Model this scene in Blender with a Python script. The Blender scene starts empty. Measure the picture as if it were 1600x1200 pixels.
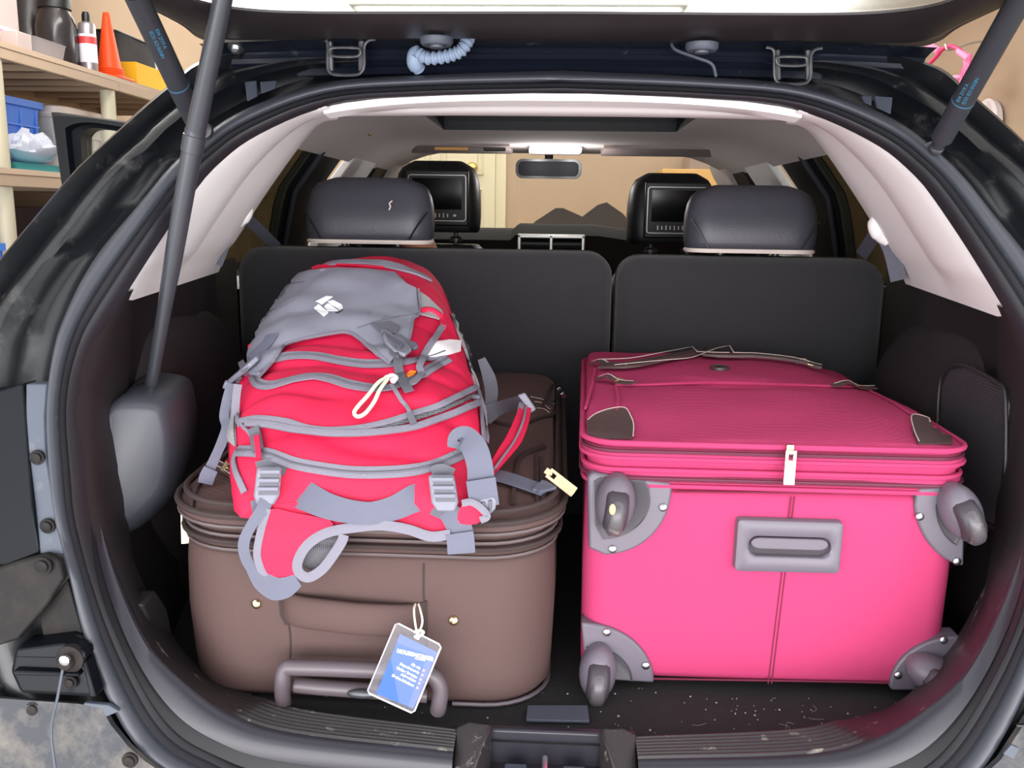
import bpy, bmesh, math, random
from mathutils import Vector, Matrix, noise
from mathutils.bvhtree import BVHTree
from mathutils.geometry import delaunay_2d_cdt
random.seed(4)
scene = bpy.context.scene
COL = scene.collection
V = Vector
# ------------------------------------------------------------------ camera, light, exposure
F = 1400.0                                   # focal length in pixels of the 1600x1200 frame
CAM = V((0, 0, 1.30))
_Y = V((871 - 800, 600 - 335, F)).normalized()
_u = V((math.sin(math.radians(1.3)), math.cos(math.radians(1.3)), 0))
_Z = (_u - _Y * _u.dot(_Y)).normalized()
_X = _Y.cross(_Z)
if _X.x < 0: _X = -_X
MX = Matrix((_X, _Y, _Z))                    # camera space -> world
cd = bpy.data.cameras.new('camera')
cam = bpy.data.objects.new('camera', cd); COL.objects.link(cam)
cd.sensor_width = 36; cd.lens = 36 * F / 1600; cd.clip_start = 0.02
r_, u_, f_ = MX.col[0], MX.col[1], MX.col[2]
R = Matrix((r_, u_, -f_)).transposed().to_4x4()
cam.matrix_world = Matrix.Translation(CAM) @ R
scene.camera = cam

w = bpy.data.worlds.new('overcast_sky'); scene.world = w; w.use_nodes = True
bg = w.node_tree.nodes['Background']
bg.inputs[0].default_value = (0.97, 0.98, 1.0, 1); bg.inputs[1].default_value = 1.7
scene.view_settings.view_transform = 'Standard'; scene.view_settings.look = 'None'
scene.view_settings.gamma = 1; scene.view_settings.use_curve_mapping = False
scene.view_settings.exposure = 0.55

def area(name, loc, rot, size, power, col=(1, 1, 1)):
    l = bpy.data.lights.new(name, 'AREA'); l.shape = 'RECTANGLE'; l.size, l.size_y = size
    l.energy = power; l.color = col
    o = bpy.data.objects.new(name, l); COL.objects.link(o); o.location = loc; o.rotation_euler = rot
    return o
# made-up ceiling lamps added to brighten the garage (fittings are built with the garage)
area('added_lamp_light', (-0.2, 4.3, 2.17), (0, 0, 0), (1.4, .2), 14, (1, .98, .96))
area('added_lamp_light', (-1.25, 2.2, 2.17), (0, 0, 0), (.2, 1.2), 5, (1, .98, .96))
area('added_ceiling_uplight', (-0.2, 4.75, 2.24), (math.pi, 0, 0), (3.4, 1.9), 60, (1, .98, .96))  # hidden panel added to whiten the ceiling, not a real fitting
area('added_ceiling_uplight', (-1.25, 2.2, 2.27), (math.pi, 0, 0), (.2, 1.2), 5, (1, .98, .96))  # added as well, brightens the ceiling over the shelves
# daylight coming in low through the wide garage opening behind the photographer
area('garage_opening_daylight', (0.2, -2.6, .98), (math.radians(90), 0, 0), (6.5, 1.8), 185, (1, .985, 1))

# ------------------------------------------------------------------ projecting helpers (pixel of the photo + a depth -> a point of the place)
def ray(px, py):
    d = MX @ V((px - 800, 600 - py, F)); return d / d.y
def PY(px, py, y): return CAM + ray(px, py) * y
def PX(px, py, x):
    d = ray(px, py); return CAM + d * (x / d.x)
def PZ(px, py, z):
    d = ray(px, py); return CAM + d * ((z - CAM.z) / d.z)
def interp(x, xs, ys):
    if x <= xs[0]: return ys[0]
    for i in range(len(xs) - 1):
        if x <= xs[i + 1]:
            return ys[i] + (ys[i + 1] - ys[i]) * (x - xs[i]) / (xs[i + 1] - xs[i])
    return ys[-1]
def Yz(z): return interp(z, [.45, .62, .95, 1.15, 1.35, 1.5, 1.6], [.86, .90, .97, 1.06, 1.2, 1.36, 1.47])
def OP(px, py, off=0):                       # a point in the sloping plane of the tailgate opening
    d = ray(px, py); y = 1.0
    for i in range(40): y = .5 * y + .5 * (Yz(CAM.z + d.z * y) + off)
    return CAM + d * y

# ------------------------------------------------------------------ materials
def s2l(c):
    c = c / 255.0
    return c / 12.92 if c <= .04045 else ((c + .055) / 1.055) ** 2.4
_m = {}
def mat(name, rgb, rough=.6, metal=0, var=.12, vs=8, bump=0, bs=200, kind='noise', dirt=None, emit=0, spec=.5, coat=0, sheen=0, aniso=None, alpha=1):
    if name in _m: return _m[name]
    m = bpy.data.materials.new(name); m.use_nodes = True; _m[name] = m
    nt = m.node_tree; b = nt.nodes['Principled BSDF']; N = nt.nodes.new; L = nt.links.new
    c = tuple(s2l(x) for x in rgb)
    tc = N('ShaderNodeTexCoord')
    n = N('ShaderNodeTexNoise'); n.inputs['Scale'].default_value = vs; n.inputs['Detail'].default_value = 5
    L(tc.outputs['Object'], n.inputs['Vector'])
    mx = N('ShaderNodeMix'); mx.data_type = 'RGBA'
    mx.inputs[6].default_value = tuple(x * (1 - var) for x in c) + (1,)
    mx.inputs[7].default_value = tuple(min(1, x * (1 + var)) for x in c) + (1,)
    L(n.outputs['Fac'], mx.inputs[0])
    out = mx.outputs[2]
    if dirt:                                  # (rgb, scale, threshold lo, hi, amount)
        dn = N('ShaderNodeTexNoise'); dn.inputs['Scale'].default_value = dirt[1]; dn.inputs['Detail'].default_value = 9
        dn.inputs['Roughness'].default_value = .68
        if aniso:
            mp = N('ShaderNodeMapping'); mp.inputs['Scale'].default_value = aniso
            L(tc.outputs['Object'], mp.inputs['Vector']); L(mp.outputs[0], dn.inputs['Vector'])
        else: L(tc.outputs['Object'], dn.inputs['Vector'])
        mr = N('ShaderNodeMapRange'); mr.inputs[1].default_value = dirt[2]; mr.inputs[2].default_value = dirt[3]
        mr.inputs[4].default_value = dirt[4]
        L(dn.outputs['Fac'], mr.inputs[0])
        m2 = N('ShaderNodeMix'); m2.data_type = 'RGBA'
        L(mr.outputs[0], m2.inputs[0]); L(out, m2.inputs[6]); m2.inputs[7].default_value = tuple(s2l(x) for x in dirt[0]) + (1,)
        out = m2.outputs[2]
        m3 = N('ShaderNodeMapRange'); m3.inputs[3].default_value = rough; m3.inputs[4].default_value = .85
        L(mr.outputs[0], m3.inputs[0]); L(m3.outputs[0], b.inputs['Roughness'])
    else: b.inputs['Roughness'].default_value = rough
    L(out, b.inputs['Base Color'])
    b.inputs['Metallic'].default_value = metal
    b.inputs['Specular IOR Level'].default_value = spec
    b.inputs['Coat Weight'].default_value = coat
    b.inputs['Sheen Weight'].default_value = sheen
    if emit:
        b.inputs['Emission Color'].default_value = c + (1,); b.inputs['Emission Strength'].default_value = emit
    if bump:
        if kind == 'weave':
            t1 = N('ShaderNodeTexWave'); t2 = N('ShaderNodeTexWave'); t2.bands_direction = 'Z'
            for t in (t1, t2):
                t.inputs['Scale'].default_value = bs; L(tc.outputs['Object'], t.inputs['Vector'])
            ad = N('ShaderNodeMath'); ad.operation = 'ADD'; L(t1.outputs['Fac'], ad.inputs[0]); L(t2.outputs['Fac'], ad.inputs[1]); h = ad.outputs[0]
        elif kind == 'rib':
            t1 = N('ShaderNodeTexWave'); t1.bands_direction = 'DIAGONAL'; t1.inputs['Scale'].default_value = bs
            L(tc.outputs['Object'], t1.inputs['Vector']); h = t1.outputs['Fac']
        elif kind == 'mesh':
            t1 = N('ShaderNodeTexVoronoi'); t1.inputs['Scale'].default_value = bs; L(tc.outputs['Object'], t1.inputs['Vector']); h = t1.outputs['Distance']
        else:
            t1 = N('ShaderNodeTexNoise'); t1.inputs['Scale'].default_value = bs; t1.inputs['Detail'].default_value = 4; L(tc.outputs['Object'], t1.inputs['Vector']); h = t1.outputs['Fac']
        bp = N('ShaderNodeBump'); bp.inputs['Strength'].default_value = bump; bp.inputs['Distance'].default_value = .002
        L(h, bp.inputs['Height']); L(bp.outputs[0], b.inputs['Normal'])
    return m
def meshmat(name, ca, cb, scale, rough=.8, lo=.25, hi=.45):     # open mesh cloth / perforated grille: dark holes in a lighter net
    if name in _m: return _m[name]
    m = bpy.data.materials.new(name); m.use_nodes = True; _m[name] = m
    nt = m.node_tree; b = nt.nodes['Principled BSDF']; N = nt.nodes.new; L = nt.links.new
    tc = N('ShaderNodeTexCoord'); v = N('ShaderNodeTexVoronoi'); v.inputs['Scale'].default_value = scale; v.inputs['Randomness'].default_value = .15
    L(tc.outputs['Object'], v.inputs['Vector'])
    mr = N('ShaderNodeMapRange'); mr.inputs[1].default_value = lo; mr.inputs[2].default_value = hi; L(v.outputs['Distance'], mr.inputs[0])
    mx = N('ShaderNodeMix'); mx.data_type = 'RGBA'; L(mr.outputs[0], mx.inputs[0])
    mx.inputs[6].default_value = tuple(s2l(x) for x in cb) + (1,); mx.inputs[7].default_value = tuple(s2l(x) for x in ca) + (1,)
    L(mx.outputs[2], b.inputs['Base Color']); b.inputs['Roughness'].default_value = rough
    return m
def glass(name, tint, refl=.08, rough=.02, haze=0):
    if name in _m: return _m[name]
    m = bpy.data.materials.new(name); m.use_nodes = True; _m[name] = m
    nt = m.node_tree; N = nt.nodes.new; L = nt.links.new; nt.nodes.remove(nt.nodes['Principled BSDF'])
    t = N('ShaderNodeBsdfTransparent'); t.inputs[0].default_value = tint + (1,)
    g = N('ShaderNodeBsdfGlossy'); g.inputs['Roughness'].default_value = rough
    fr = N('ShaderNodeLayerWeight'); fr.inputs[0].default_value = .25
    mr = N('ShaderNodeMapRange'); mr.inputs[3].default_value = refl * .5; mr.inputs[4].default_value = refl * 5; L(fr.outputs['Fresnel'], mr.inputs[0])
    mx = N('ShaderNodeMixShader'); L(mr.outputs[0], mx.inputs[0]); L(t.outputs[0], mx.inputs[1]); L(g.outputs[0], mx.inputs[2])
    o_ = mx.outputs[0]
    if haze:
        d = N('ShaderNodeBsdfDiffuse'); d.inputs[0].default_value = (.8, .8, .85, 1); m2 = N('ShaderNodeMixShader'); m2.inputs[0].default_value = haze
        L(o_, m2.inputs[1]); L(d.outputs[0], m2.inputs[2]); o_ = m2.outputs[0]
    L(o_, nt.nodes['Material Output'].inputs[0])
    return m

# ------------------------------------------------------------------ mesh builder
def smoothpts(pts, n=8, closed=False):
    pts = [V(p) for p in pts]
    if len(pts) < 3 and not closed:
        return [pts[0].lerp(pts[-1], i / n) for i in range(n + 1)]
    out = []; k = len(pts); rng = k if closed else k - 1
    for i in range(rng):
        p0 = pts[(i - 1) % k] if closed or i > 0 else pts[0] * 2 - pts[1]
        p1 = pts[i]; p2 = pts[(i + 1) % k]
        p3 = pts[(i + 2) % k] if closed or i + 2 < k else p2 * 2 - p1
        for j in range(n):
            t = j / n
            out.append(.5 * ((2 * p1) + (p2 - p0) * t + (2 * p0 - 5 * p1 + 4 * p2 - p3) * t * t + (3 * p1 - p0 - 3 * p2 + p3) * t ** 3))
    if not closed: out.append(pts[-1])
    return out
SPLIT = {'latch_cheek', 'lid_seam', 'stitched_seam', 'map_lamp', 'latch_block', 'cream_stitches', 'vent_slat', 'screen_button', 'cone_ring', 'bin_rib', 'spoke', 'handle_end_shade', 'pocket_edge', 'lid_piping', 'zip_tape'}
class MB:
    def __init__(s): s.v = []; s.f = []; s.m = []
    def add(s, v, f, mi=0):
        b = len(s.v); s.v += [V(p) for p in v]
        for q in f: s.f.append(tuple(b + i for i in q)); s.m.append(mi)
        return s
    def grid(s, rows, cu=False, cv=False, mi=0, cap=False):
        n = len(rows); k = len(rows[0]); v = [p for r in rows for p in r]; f = []
        for i in range(n if cv else n - 1):
            for j in range(k if cu else k - 1):
                a = i * k + j; b = i * k + (j + 1) % k; c = ((i + 1) % n) * k + (j + 1) % k; d = ((i + 1) % n) * k + j
                f.append((a, b, c, d))
        if cap: f.append(tuple(range(k))[::-1]); f.append(tuple((n - 1) * k + j for j in range(k)))
        return s.add(v, f, mi)
    def box(s, c, sz, rot=None, mi=0):
        c = V(c); h = V(sz) / 2; v = []
        for x in (-1, 1):
            for y in (-1, 1):
                for z in (-1, 1):
                    p = V((x * h.x, y * h.y, z * h.z))
                    if rot: p = rot @ p
                    v.append(c + p)
        return s.add(v, [(0, 1, 3, 2), (4, 6, 7, 5), (0, 4, 5, 1), (2, 3, 7, 6), (0, 2, 6, 4), (1, 5, 7, 3)], mi)
    def tube(s, pts, r, n=10, mi=0, cap=True, closed=False, flat=1):
        pts = [V(p) for p in pts]; k = len(pts); rows = []
        rr = r if isinstance(r, (list, tuple)) else [r] * k
        up = None
        for i, p in enumerate(pts):
            t = (pts[(i + 1) % k] - pts[i - 1]) if closed else (pts[min(i + 1, k - 1)] - pts[max(i - 1, 0)])
            if t.length < 1e-9: t = V((0, 0, 1))
            t.normalize()
            if up is None:
                up = V((0, 0, 1)) if abs(t.z) < .9 else V((1, 0, 0))
            a = t.cross(up)
            if a.length < 1e-4: a = t.orthogonal()
            a.normalize(); b = a.cross(t).normalized(); up = b
            rows.append([p + (a * math.cos(2 * math.pi * j / n) + b * math.sin(2 * math.pi * j / n) * flat) * rr[i] for j in range(n)])
        return s.grid(rows, cu=True, cv=closed, mi=mi, cap=cap and not closed)
    def cyl(s, p0, p1, r0, r1=None, n=16, mi=0):
        p0 = V(p0); p1 = V(p1); r1 = r0 if r1 is None else r1
        return s.tube([p0, p1], [r0, r1], n, mi)
    def lathe(s, c, prof, axis=(0, 0, 1), n=20, mi=0):       # prof: (r, h)
        c = V(c); ax = V(axis).normalized(); a = ax.orthogonal().normalized(); b = ax.cross(a); rows = []
        for r, h in prof: rows.append([c + ax * h + (a * math.cos(2 * math.pi * j / n) + b * math.sin(2 * math.pi * j / n)) * max(r, 1e-4) for j in range(n)])
        return s.grid(rows, cu=True, mi=mi, cap=True)
    def ball(s, c, r, n=14, m=9, rot=None, mi=0, ex=2):
        c = V(c); r = V(r) if not isinstance(r, (int, float)) else V((r, r, r)); rows = []
        def pw(x): return math.copysign(abs(x) ** (2 / ex), x)
        for i in range(m + 1):
            th = -math.pi / 2 + math.pi * i / m; row = []
            for j in range(n):
                a = 2 * math.pi * j / n
                p = V((r.x * max(pw(math.cos(th)), 1e-4) * pw(math.cos(a)), r.y * max(pw(math.cos(th)), 1e-4) * pw(math.sin(a)), r.z * pw(math.sin(th))))
                row.append(c + (rot @ p if rot else p))
            rows.append(row)
        return s.grid(rows, cu=True, mi=mi, cap=True)
    def prism(s, poly, d, mi=0):
        poly = [V(p) for p in poly]; k = len(poly); d = V(d)
        f = [tuple(range(k)), tuple(range(2 * k - 1, k - 1, -1))]
        for i in range(k): f.append((i, i + k, (i + 1) % k + k, (i + 1) % k))
        return s.add(poly + [p + d for p in poly], f, mi)
    def ribbon(s, pts, nrm, w, t=.0016, mi=0, crown=0):
        pts = [V(p) for p in pts]; k = len(pts); rows = []
        for i, p in enumerate(pts):
            tg = (pts[min(i + 1, k - 1)] - pts[max(i - 1, 0)]).normalized(); nn = V(nrm[i]) if not isinstance(nrm, Vector) else nrm
            bn = tg.cross(nn).normalized(); nn = bn.cross(tg).normalized()
            ww = (w[i] if isinstance(w, (list, tuple)) else w) / 2
            rows.append([p - bn * ww, p - bn * ww + nn * t, p + nn * (t + crown), p + bn * ww + nn * t, p + bn * ww])
        return s.grid(rows, cu=True, mi=mi, cap=True)
    def islands(s):
        par = list(range(len(s.v)))
        def find(a):
            while par[a] != a: par[a] = par[par[a]]; a = par[a]
            return a
        for f in s.f:
            for i in f[1:]: par[find(i)] = find(f[0])
        out = {}
        for f, mi in zip(s.f, s.m):
            k = find(f[0])
            if k not in out: out[k] = (MB(), {})
            g, mp = out[k]
            for i in f:
                if i not in mp: mp[i] = len(g.v); g.v.append(s.v[i])
            g.f.append(tuple(mp[i] for i in f)); g.m.append(mi)
        return [g for g, mp in out.values()]
    def build(s, name, *a, **k):
        if name in SPLIT:
            o = None
            for g in s.islands():
                q = g.build1(name, *a, **k); o = o or q
            return o
        return s.build1(name, *a, **k)
    def build1(s, name, mats, parent=None, label=None, smooth=True, angle=38, bevel=0, seg=2, sub=0, kind=None, recalc=True):
        me = bpy.data.meshes.new(name); me.from_pydata([tuple(p) for p in s.v], [], s.f)
        if not isinstance(mats, (list, tuple)): mats = [mats]
        for m in mats: me.materials.append(m)
        for p, mi in zip(me.polygons, s.m): p.material_index = mi
        if recalc:
            bm = bmesh.new(); bm.from_mesh(me); bmesh.ops.remove_doubles(bm, verts=bm.verts, dist=1e-6)
            bmesh.ops.recalc_face_normals(bm, faces=bm.faces); bm.to_mesh(me); bm.free()
        if smooth:
            me.polygons.foreach_set('use_smooth', [True] * len(me.polygons)); me.set_sharp_from_angle(angle=math.radians(angle))
        o = bpy.data.objects.new(name, me); COL.objects.link(o)
        if parent:
            o.parent = parent
            if parent.type == 'EMPTY': o.matrix_parent_inverse = Matrix.Translation(-parent.location)
        if bevel:
            md = o.modifiers.new('bevel', 'BEVEL'); md.width = bevel; md.segments = seg; md.limit_method = 'ANGLE'; md.angle_limit = math.radians(35)
        if sub:
            md = o.modifiers.new('sub', 'SUBSURF'); md.levels = md.render_levels = sub
        if label: o['label'] = label
        if kind: o['kind'] = kind
        return o
def thing(name, label, cat, loc, group=None):
    o = bpy.data.objects.new(name, None); COL.objects.link(o); o.location = loc; o.empty_display_size = .05
    o['label'] = label; o['category'] = cat
    if group: o['group'] = group
    return o
def tag(o, label, cat, group=None):
    o['label'] = label; o['category'] = cat
    if group: o['group'] = group
    return o
def struct(o): o['kind'] = 'structure'; return o
def rrect(cx, cy, w, d, r, n=6, flare=None):
    pts = []
    for (sx, sy, a0) in ((1, 1, 0), (-1, 1, 90), (-1, -1, 180), (1, -1, 270)):
        for i in range(n + 1):
            a = math.radians(a0 + 90 * i / n)
            pts.append((cx + sx * (w / 2 - r) + r * math.cos(a), cy + sy * (d / 2 - r) + r * math.sin(a)))
    # subdivide the straight runs so that walls can bulge
    out = []; k = len(pts)
    for i in range(k):
        p, q = pts[i], pts[(i + 1) % k]; out.append(p)
        L = math.hypot(q[0] - p[0], q[1] - p[1])
        if L > .1:
            for j in range(1, 8): out.append((p[0] + (q[0] - p[0]) * j / 8, p[1] + (q[1] - p[1]) * j / 8))
    return out
def patch(mb, poly, surf, off=.002, thick=.003, step=7, mi=0, smooth_edge=0):
    """a piece of cloth cut along an outline and laid on a surface; surf(u,v) -> point, normal"""
    P = [V((a, b)) for a, b in poly]
    if smooth_edge:
        P = [V((p.x, p.y)) for p in smoothpts([V((a.x, a.y, 0)) for a in P], smooth_edge, closed=True)]
    k = len(P); xs = [p.x for p in P]; ys = [p.y for p in P]
    def inside(x, y):
        c = False
        for i in range(k):
            a, b = P[i], P[i - 1]
            if (a.y > y) != (b.y > y) and x < (b.x - a.x) * (y - a.y) / (b.y - a.y) + a.x: c = not c
        return c
    pts = list(P); x = min(xs) + step * .5
    while x < max(xs):
        y = min(ys) + step * .5
        while y < max(ys):
            if inside(x, y): pts.append(V((x, y)))
            y += step
        x += step
    vs, es, fs, _, _, _ = delaunay_2d_cdt(pts, [(i, (i + 1) % k) for i in range(k)], [list(range(k))], 1, 1e-5)
    q = [surf(p.x, p.y) for p in vs]
    top = [a + n * (off + thick) for a, n in q]; bot = [a + n * off for a, n in q]; nv = len(top)
    cnt = {}
    for f in fs:
        for i in range(len(f)):
            e = (f[i], f[(i + 1) % len(f)]); cnt[e] = 1
    F_ = [tuple(f) for f in fs] + [tuple(nv + i for i in reversed(f)) for f in fs]
    for (a, b) in cnt:
        if (b, a) not in cnt: F_.append((a, nv + a, nv + b, b))
    return mb.add(top + bot, F_, mi)
def bvh_surf(mb, near_y=1.3):
    t = BVHTree.FromPolygons([tuple(p) for p in mb.v], mb.f)
    def s(px, py):
        d = ray(px, py).normalized(); h, n, i, L = t.ray_cast(CAM, d)
        if h is None:
            best = None
            for yy in [near_y - .3 + .05 * i for i in range(13)]:
                c, n2, i2, dist = t.find_nearest(PY(px, py, yy))
                if best is None or dist < best[0]: best = (dist, c, n2)
            h, n = best[1], best[2]
        if n.dot(d) > 0: n = -n
        return h, n
    return s
def avgn(ns, k=2):
    out = []
    for i in range(len(ns)):
        a = V((0, 0, 0))
        for j in range(max(0, i - k), min(len(ns), i + k + 1)): a += ns[j]
        out.append(a.normalized())
    return out
def strip(mb, line, surf, w, off=.002, t=.002, n=6, mi=0, crown=0):    # a tape / seam laid along a line on a surface
    pts = smoothpts([V((a, b, 0)) for a, b in line], n)
    q = [surf(p.x, p.y) for p in pts]; ns = avgn([b for a, b in q])
    return mb.ribbon([a + m * off for (a, b), m in zip(q, ns)], ns, w, t, mi, crown)
def pxw(px, y): return px / F * y * 1.03
def free(mb, pts, w, t=.002, n=6, mi=0, tilt=None):      # a hanging strap: (px, py, depth) ...
    P = smoothpts([PY(*p) for p in pts], n)
    ws = w
    if isinstance(w, (list, tuple)):
        ws = [interp(i / (len(P) - 1), [j / (len(w) - 1) for j in range(len(w))], w) for i in range(len(P))]
    ns = [((CAM - p).normalized() + (tilt or V((0, 0, 0)))).normalized() for p in P]
    return mb.ribbon([p - m * t / 2 for p, m in zip(P, ns)], ns, ws, t, mi)
def text(s, name, m, parent, origin, right, up, size, ext=.0003, align='LEFT', bold=0, kind=None):
    c = bpy.data.curves.new(name, 'FONT'); c.body = s; c.size = size; c.extrude = ext; c.align_x = align; c.offset = bold
    c.materials.append(m)
    o = bpy.data.objects.new('tmp', c); COL.objects.link(o)
    dg = bpy.context.evaluated_depsgraph_get(); me = bpy.data.meshes.new_from_object(o.evaluated_get(dg)); bpy.data.objects.remove(o)
    x = right.normalized(); z = x.cross(up).normalized(); y = z.cross(x)
    M4 = Matrix((x, y, z)).transposed().to_4x4(); M4.translation = origin; me.transform(M4)
    if not me.materials: me.materials.append(m)
    o = bpy.data.objects.new(name, me); COL.objects.link(o); o.parent = parent
    if parent.type == 'EMPTY': o.matrix_parent_inverse = Matrix.Translation(-parent.location)
    return o
#SPLIT
# ------------------------------------------------------------------ colours
M_wall = mat('painted_plaster', (176, 154, 130), .9, var=.04, bump=.15, bs=300)
M_ceil = mat('white_ceiling_paint', (246, 246, 244), .95, var=.02)
M_conc = mat('concrete', (192, 190, 186), .9, var=.15, vs=3, bump=.2)
M_door = mat('door_paint', (214, 203, 172), .6, var=.02)
M_brass = mat('brass', (200, 170, 100), .3, 1)
M_paint = mat('black_car_paint', (18, 20, 26), .22, coat=.6, dirt=((110, 108, 105), 26, .58, .74, .3), bump=.05, bs=40, aniso=(1, 1, 1.5))
M_jamb = mat('dusty_black_paint', (13, 15, 19), .36, coat=.15, dirt=((110, 108, 106), 26, .57, .78, .38), bump=.3, bs=34)
M_navy = mat('dark_blue_black_paint', (19, 24, 36), .25, coat=.5, dirt=((120, 120, 120), 25, .62, .8, .4))
M_tgin = mat('tailgate_inner_plastic', (44, 39, 41), .42, dirt=((190, 188, 184), 90, .70, .76, .7))
M_rub = mat('door_seal_rubber', (58, 60, 68), .42, dirt=((150, 140, 125), 40, .64, .78, .5), bump=.1, bs=90)
M_rub2 = mat('dark_seal_lip_rubber', (34, 34, 39), .45, bump=.1, bs=90)
M_rubd = mat('black_rubber', (22, 22, 26), .5)
M_greyp = mat('grey_body_plastic', (70, 76, 88), .5, dirt=((150, 148, 145), 30, .6, .8, .3))
M_bodyb = mat('satin_black_body_paint', (9, 13, 19), .4, spec=.2)
M_dirty = mat('dusty_bumper_paint', (50, 52, 58), .6, dirt=((124, 117, 108), 17, .46, .68, .65), bump=.35, bs=40)
M_brack = mat('grimy_bracket_metal', (24, 22, 22), .6, spec=.25, dirt=((60, 54, 50), 26, .45, .7, .6))
M_white = mat('light_grey_interior_plastic', (240, 237, 236), .6, var=.02, bump=.04, bs=700)
M_head = mat('headliner_cloth', (232, 220, 217), .95, var=.03, bump=.1, bs=900)
M_trim = mat('dark_brown_interior_plastic', (34, 30, 32), .5, var=.06, bump=.12, bs=900, dirt=((150, 146, 140), 12, .70, .85, .25))
M_sill = mat('sill_plastic', (40, 36, 38), .45, var=.06, bump=.1, bs=900, dirt=((190, 182, 168), 38, .60, .72, .5), aniso=(1, 1.5, 1))
M_lip = mat('sill_lip_plastic', (38, 36, 44), .32, var=.05, bump=.08, bs=900)
M_carpet = mat('black_carpet', (26, 25, 27), .98, var=.3, vs=60, bump=.6, bs=600, dirt=((190, 185, 175), 210, .685, .71, .7))
M_seatc = mat('seatback_carpet', (38, 37, 41), .95, var=.12, vs=30, bump=.5, bs=800, sheen=.15)
M_leather = mat('grey_black_leather', (60, 60, 68), .42, var=.06, bump=.2, bs=350)
M_leathb = mat('black_leather', (17, 17, 20), .45, bump=.15, bs=350)
M_pipe = mat('beige_piping', (212, 200, 192), .6)
M_blk = mat('black_plastic', (16, 16, 18), .4)
M_screen = mat('dark_screen', (9, 10, 14), .12)
M_silver = mat('brushed_silver', (190, 188, 184), .35, .9)
M_steel = mat('zinc_steel', (205, 208, 212), .28, 1)
M_gunm = mat('dusty_gunmetal', (84, 84, 88), .4, .6, dirt=((150, 146, 140), 60, .55, .7, .5))
M_module = mat('power_arm_plastic', (62, 64, 72), .36, bump=.1, bs=900)
M_arm = mat('satin_black_tube', (58, 60, 66), .3, .2)
M_strut = mat('gas_strut_tube', (52, 54, 60), .42, .2, bump=.1, bs=500)
M_cyan = mat('strut_print', (50, 105, 135), .6)
M_belt = mat('seat_belt_webbing', (84, 86, 98), .7, bump=.3, bs=500)
M_hose = mat('corrugated_hose_plastic', (130, 146, 170), .5)
M_dash = mat('dashboard_plastic', (26, 22, 20), .95, spec=.1)
M_grille = meshmat('perforated_grille', (62, 62, 68), (10, 10, 12), 260, .5)
M_tint = glass('tinted_privacy_glass', (.34, .34, .29), .08)
M_clear = glass('clear_glass', (.93, .95, .93), .05)
M_tyre = mat('tyre_rubber', (24, 24, 25), .9)

# ------------------------------------------------------------------ garage
g = MB(); g.box((0, 1.0, -.05), (9, 14, .1)); struct(g.build('floor', M_conc, smooth=False))
CZ = 2.42
g = MB(); g.box((0, 3.6, CZ + .05), (5.0, 5.6, .1)); struct(g.build('ceiling', M_ceil, smooth=False))
g = MB(); g.box((0, 6.05, CZ / 2), (5.0, .1, CZ)); struct(g.build('wall_front', M_wall, smooth=False))
g = MB(); g.box((-2.05, 3.4, CZ / 2), (.1, 5.3, CZ)); struct(g.build('wall_left', M_wall, smooth=False))
g = MB(); g.box((2.05, 3.4, CZ / 2), (.1, 5.3, CZ)); struct(g.build('wall_right', M_wall, smooth=False))
for loc, sz in (((-.2, 4.3), (1.5, .24)), ((-1.25, 2.2), (.24, 1.3))):  # fittings of the added lamps, none known in this garage
    t = thing('added_ceiling_lamp', 'made-up fluorescent lamp added to light the garage above the car bonnet' if loc[1] > 4 else 'made-up fluorescent lamp added to light the storage shelves', 'lamp', (loc[0], loc[1], CZ))
    g = MB(); g.box((loc[0], loc[1], CZ - .20), (sz[0], sz[1], .04)); g.build('housing', M_ceil, t, bevel=.006)
    g = MB(); g.tube([V((loc[0], loc[1], CZ)), V((loc[0], loc[1], CZ - .18))], .012, 8); g.build('hanger', M_ceil, t)
    g = MB(); g.box((loc[0], loc[1], CZ - .228), (sz[0] - .06, sz[1] - .06, .02)); g.build('diffuser', mat('added_lamp_glow', (255, 250, 240), .5, emit=3), t, bevel=.006)
# panelled door in the front wall
dx0, dx1 = -1.18, -.41
g = MB(); g.box(((dx0 + dx1) / 2, 5.975, 1.01), (dx1 - dx0, .045, 2.02))
for (a, b) in ((dx0 + .08, (dx0 + dx1) / 2 - .035), ((dx0 + dx1) / 2 + .035, dx1 - .08)):
    for (z0, z1) in ((.2, .85), (1.0, 1.45), (1.55, 1.92)):
        g.tube([V((a, 5.95, z0)), V((b, 5.95, z0)), V((b, 5.95, z1)), V((a, 5.95, z1))], .009, 6, closed=True)
        g.box(((a + b) / 2, 5.952, (z0 + z1) / 2), (b - a - .07, .02, z1 - z0 - .07))
d1 = struct(g.build('door_1', M_door, bevel=.003))
k = PY(738, 262, 5.9)
g = MB(); g.lathe((k.x, 5.95, k.z), [(.028, 0), (.028, .006), (.012, .012), (.012, .035), (.03, .045), (.034, .06), (.026, .075), (.008, .082)], (0, -1, 0)); g.build('door_knob', M_brass, d1)
g = MB()
for x in (dx0 - .035, dx1 + .035): g.box((x, 5.99, 1.03), (.07, .03, 2.1))
g.box(((dx0 + dx1) / 2, 5.99, 2.055), (dx1 - dx0 + .14, .03, .07)); struct(g.build('trim_1', M_door, bevel=.003))

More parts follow.
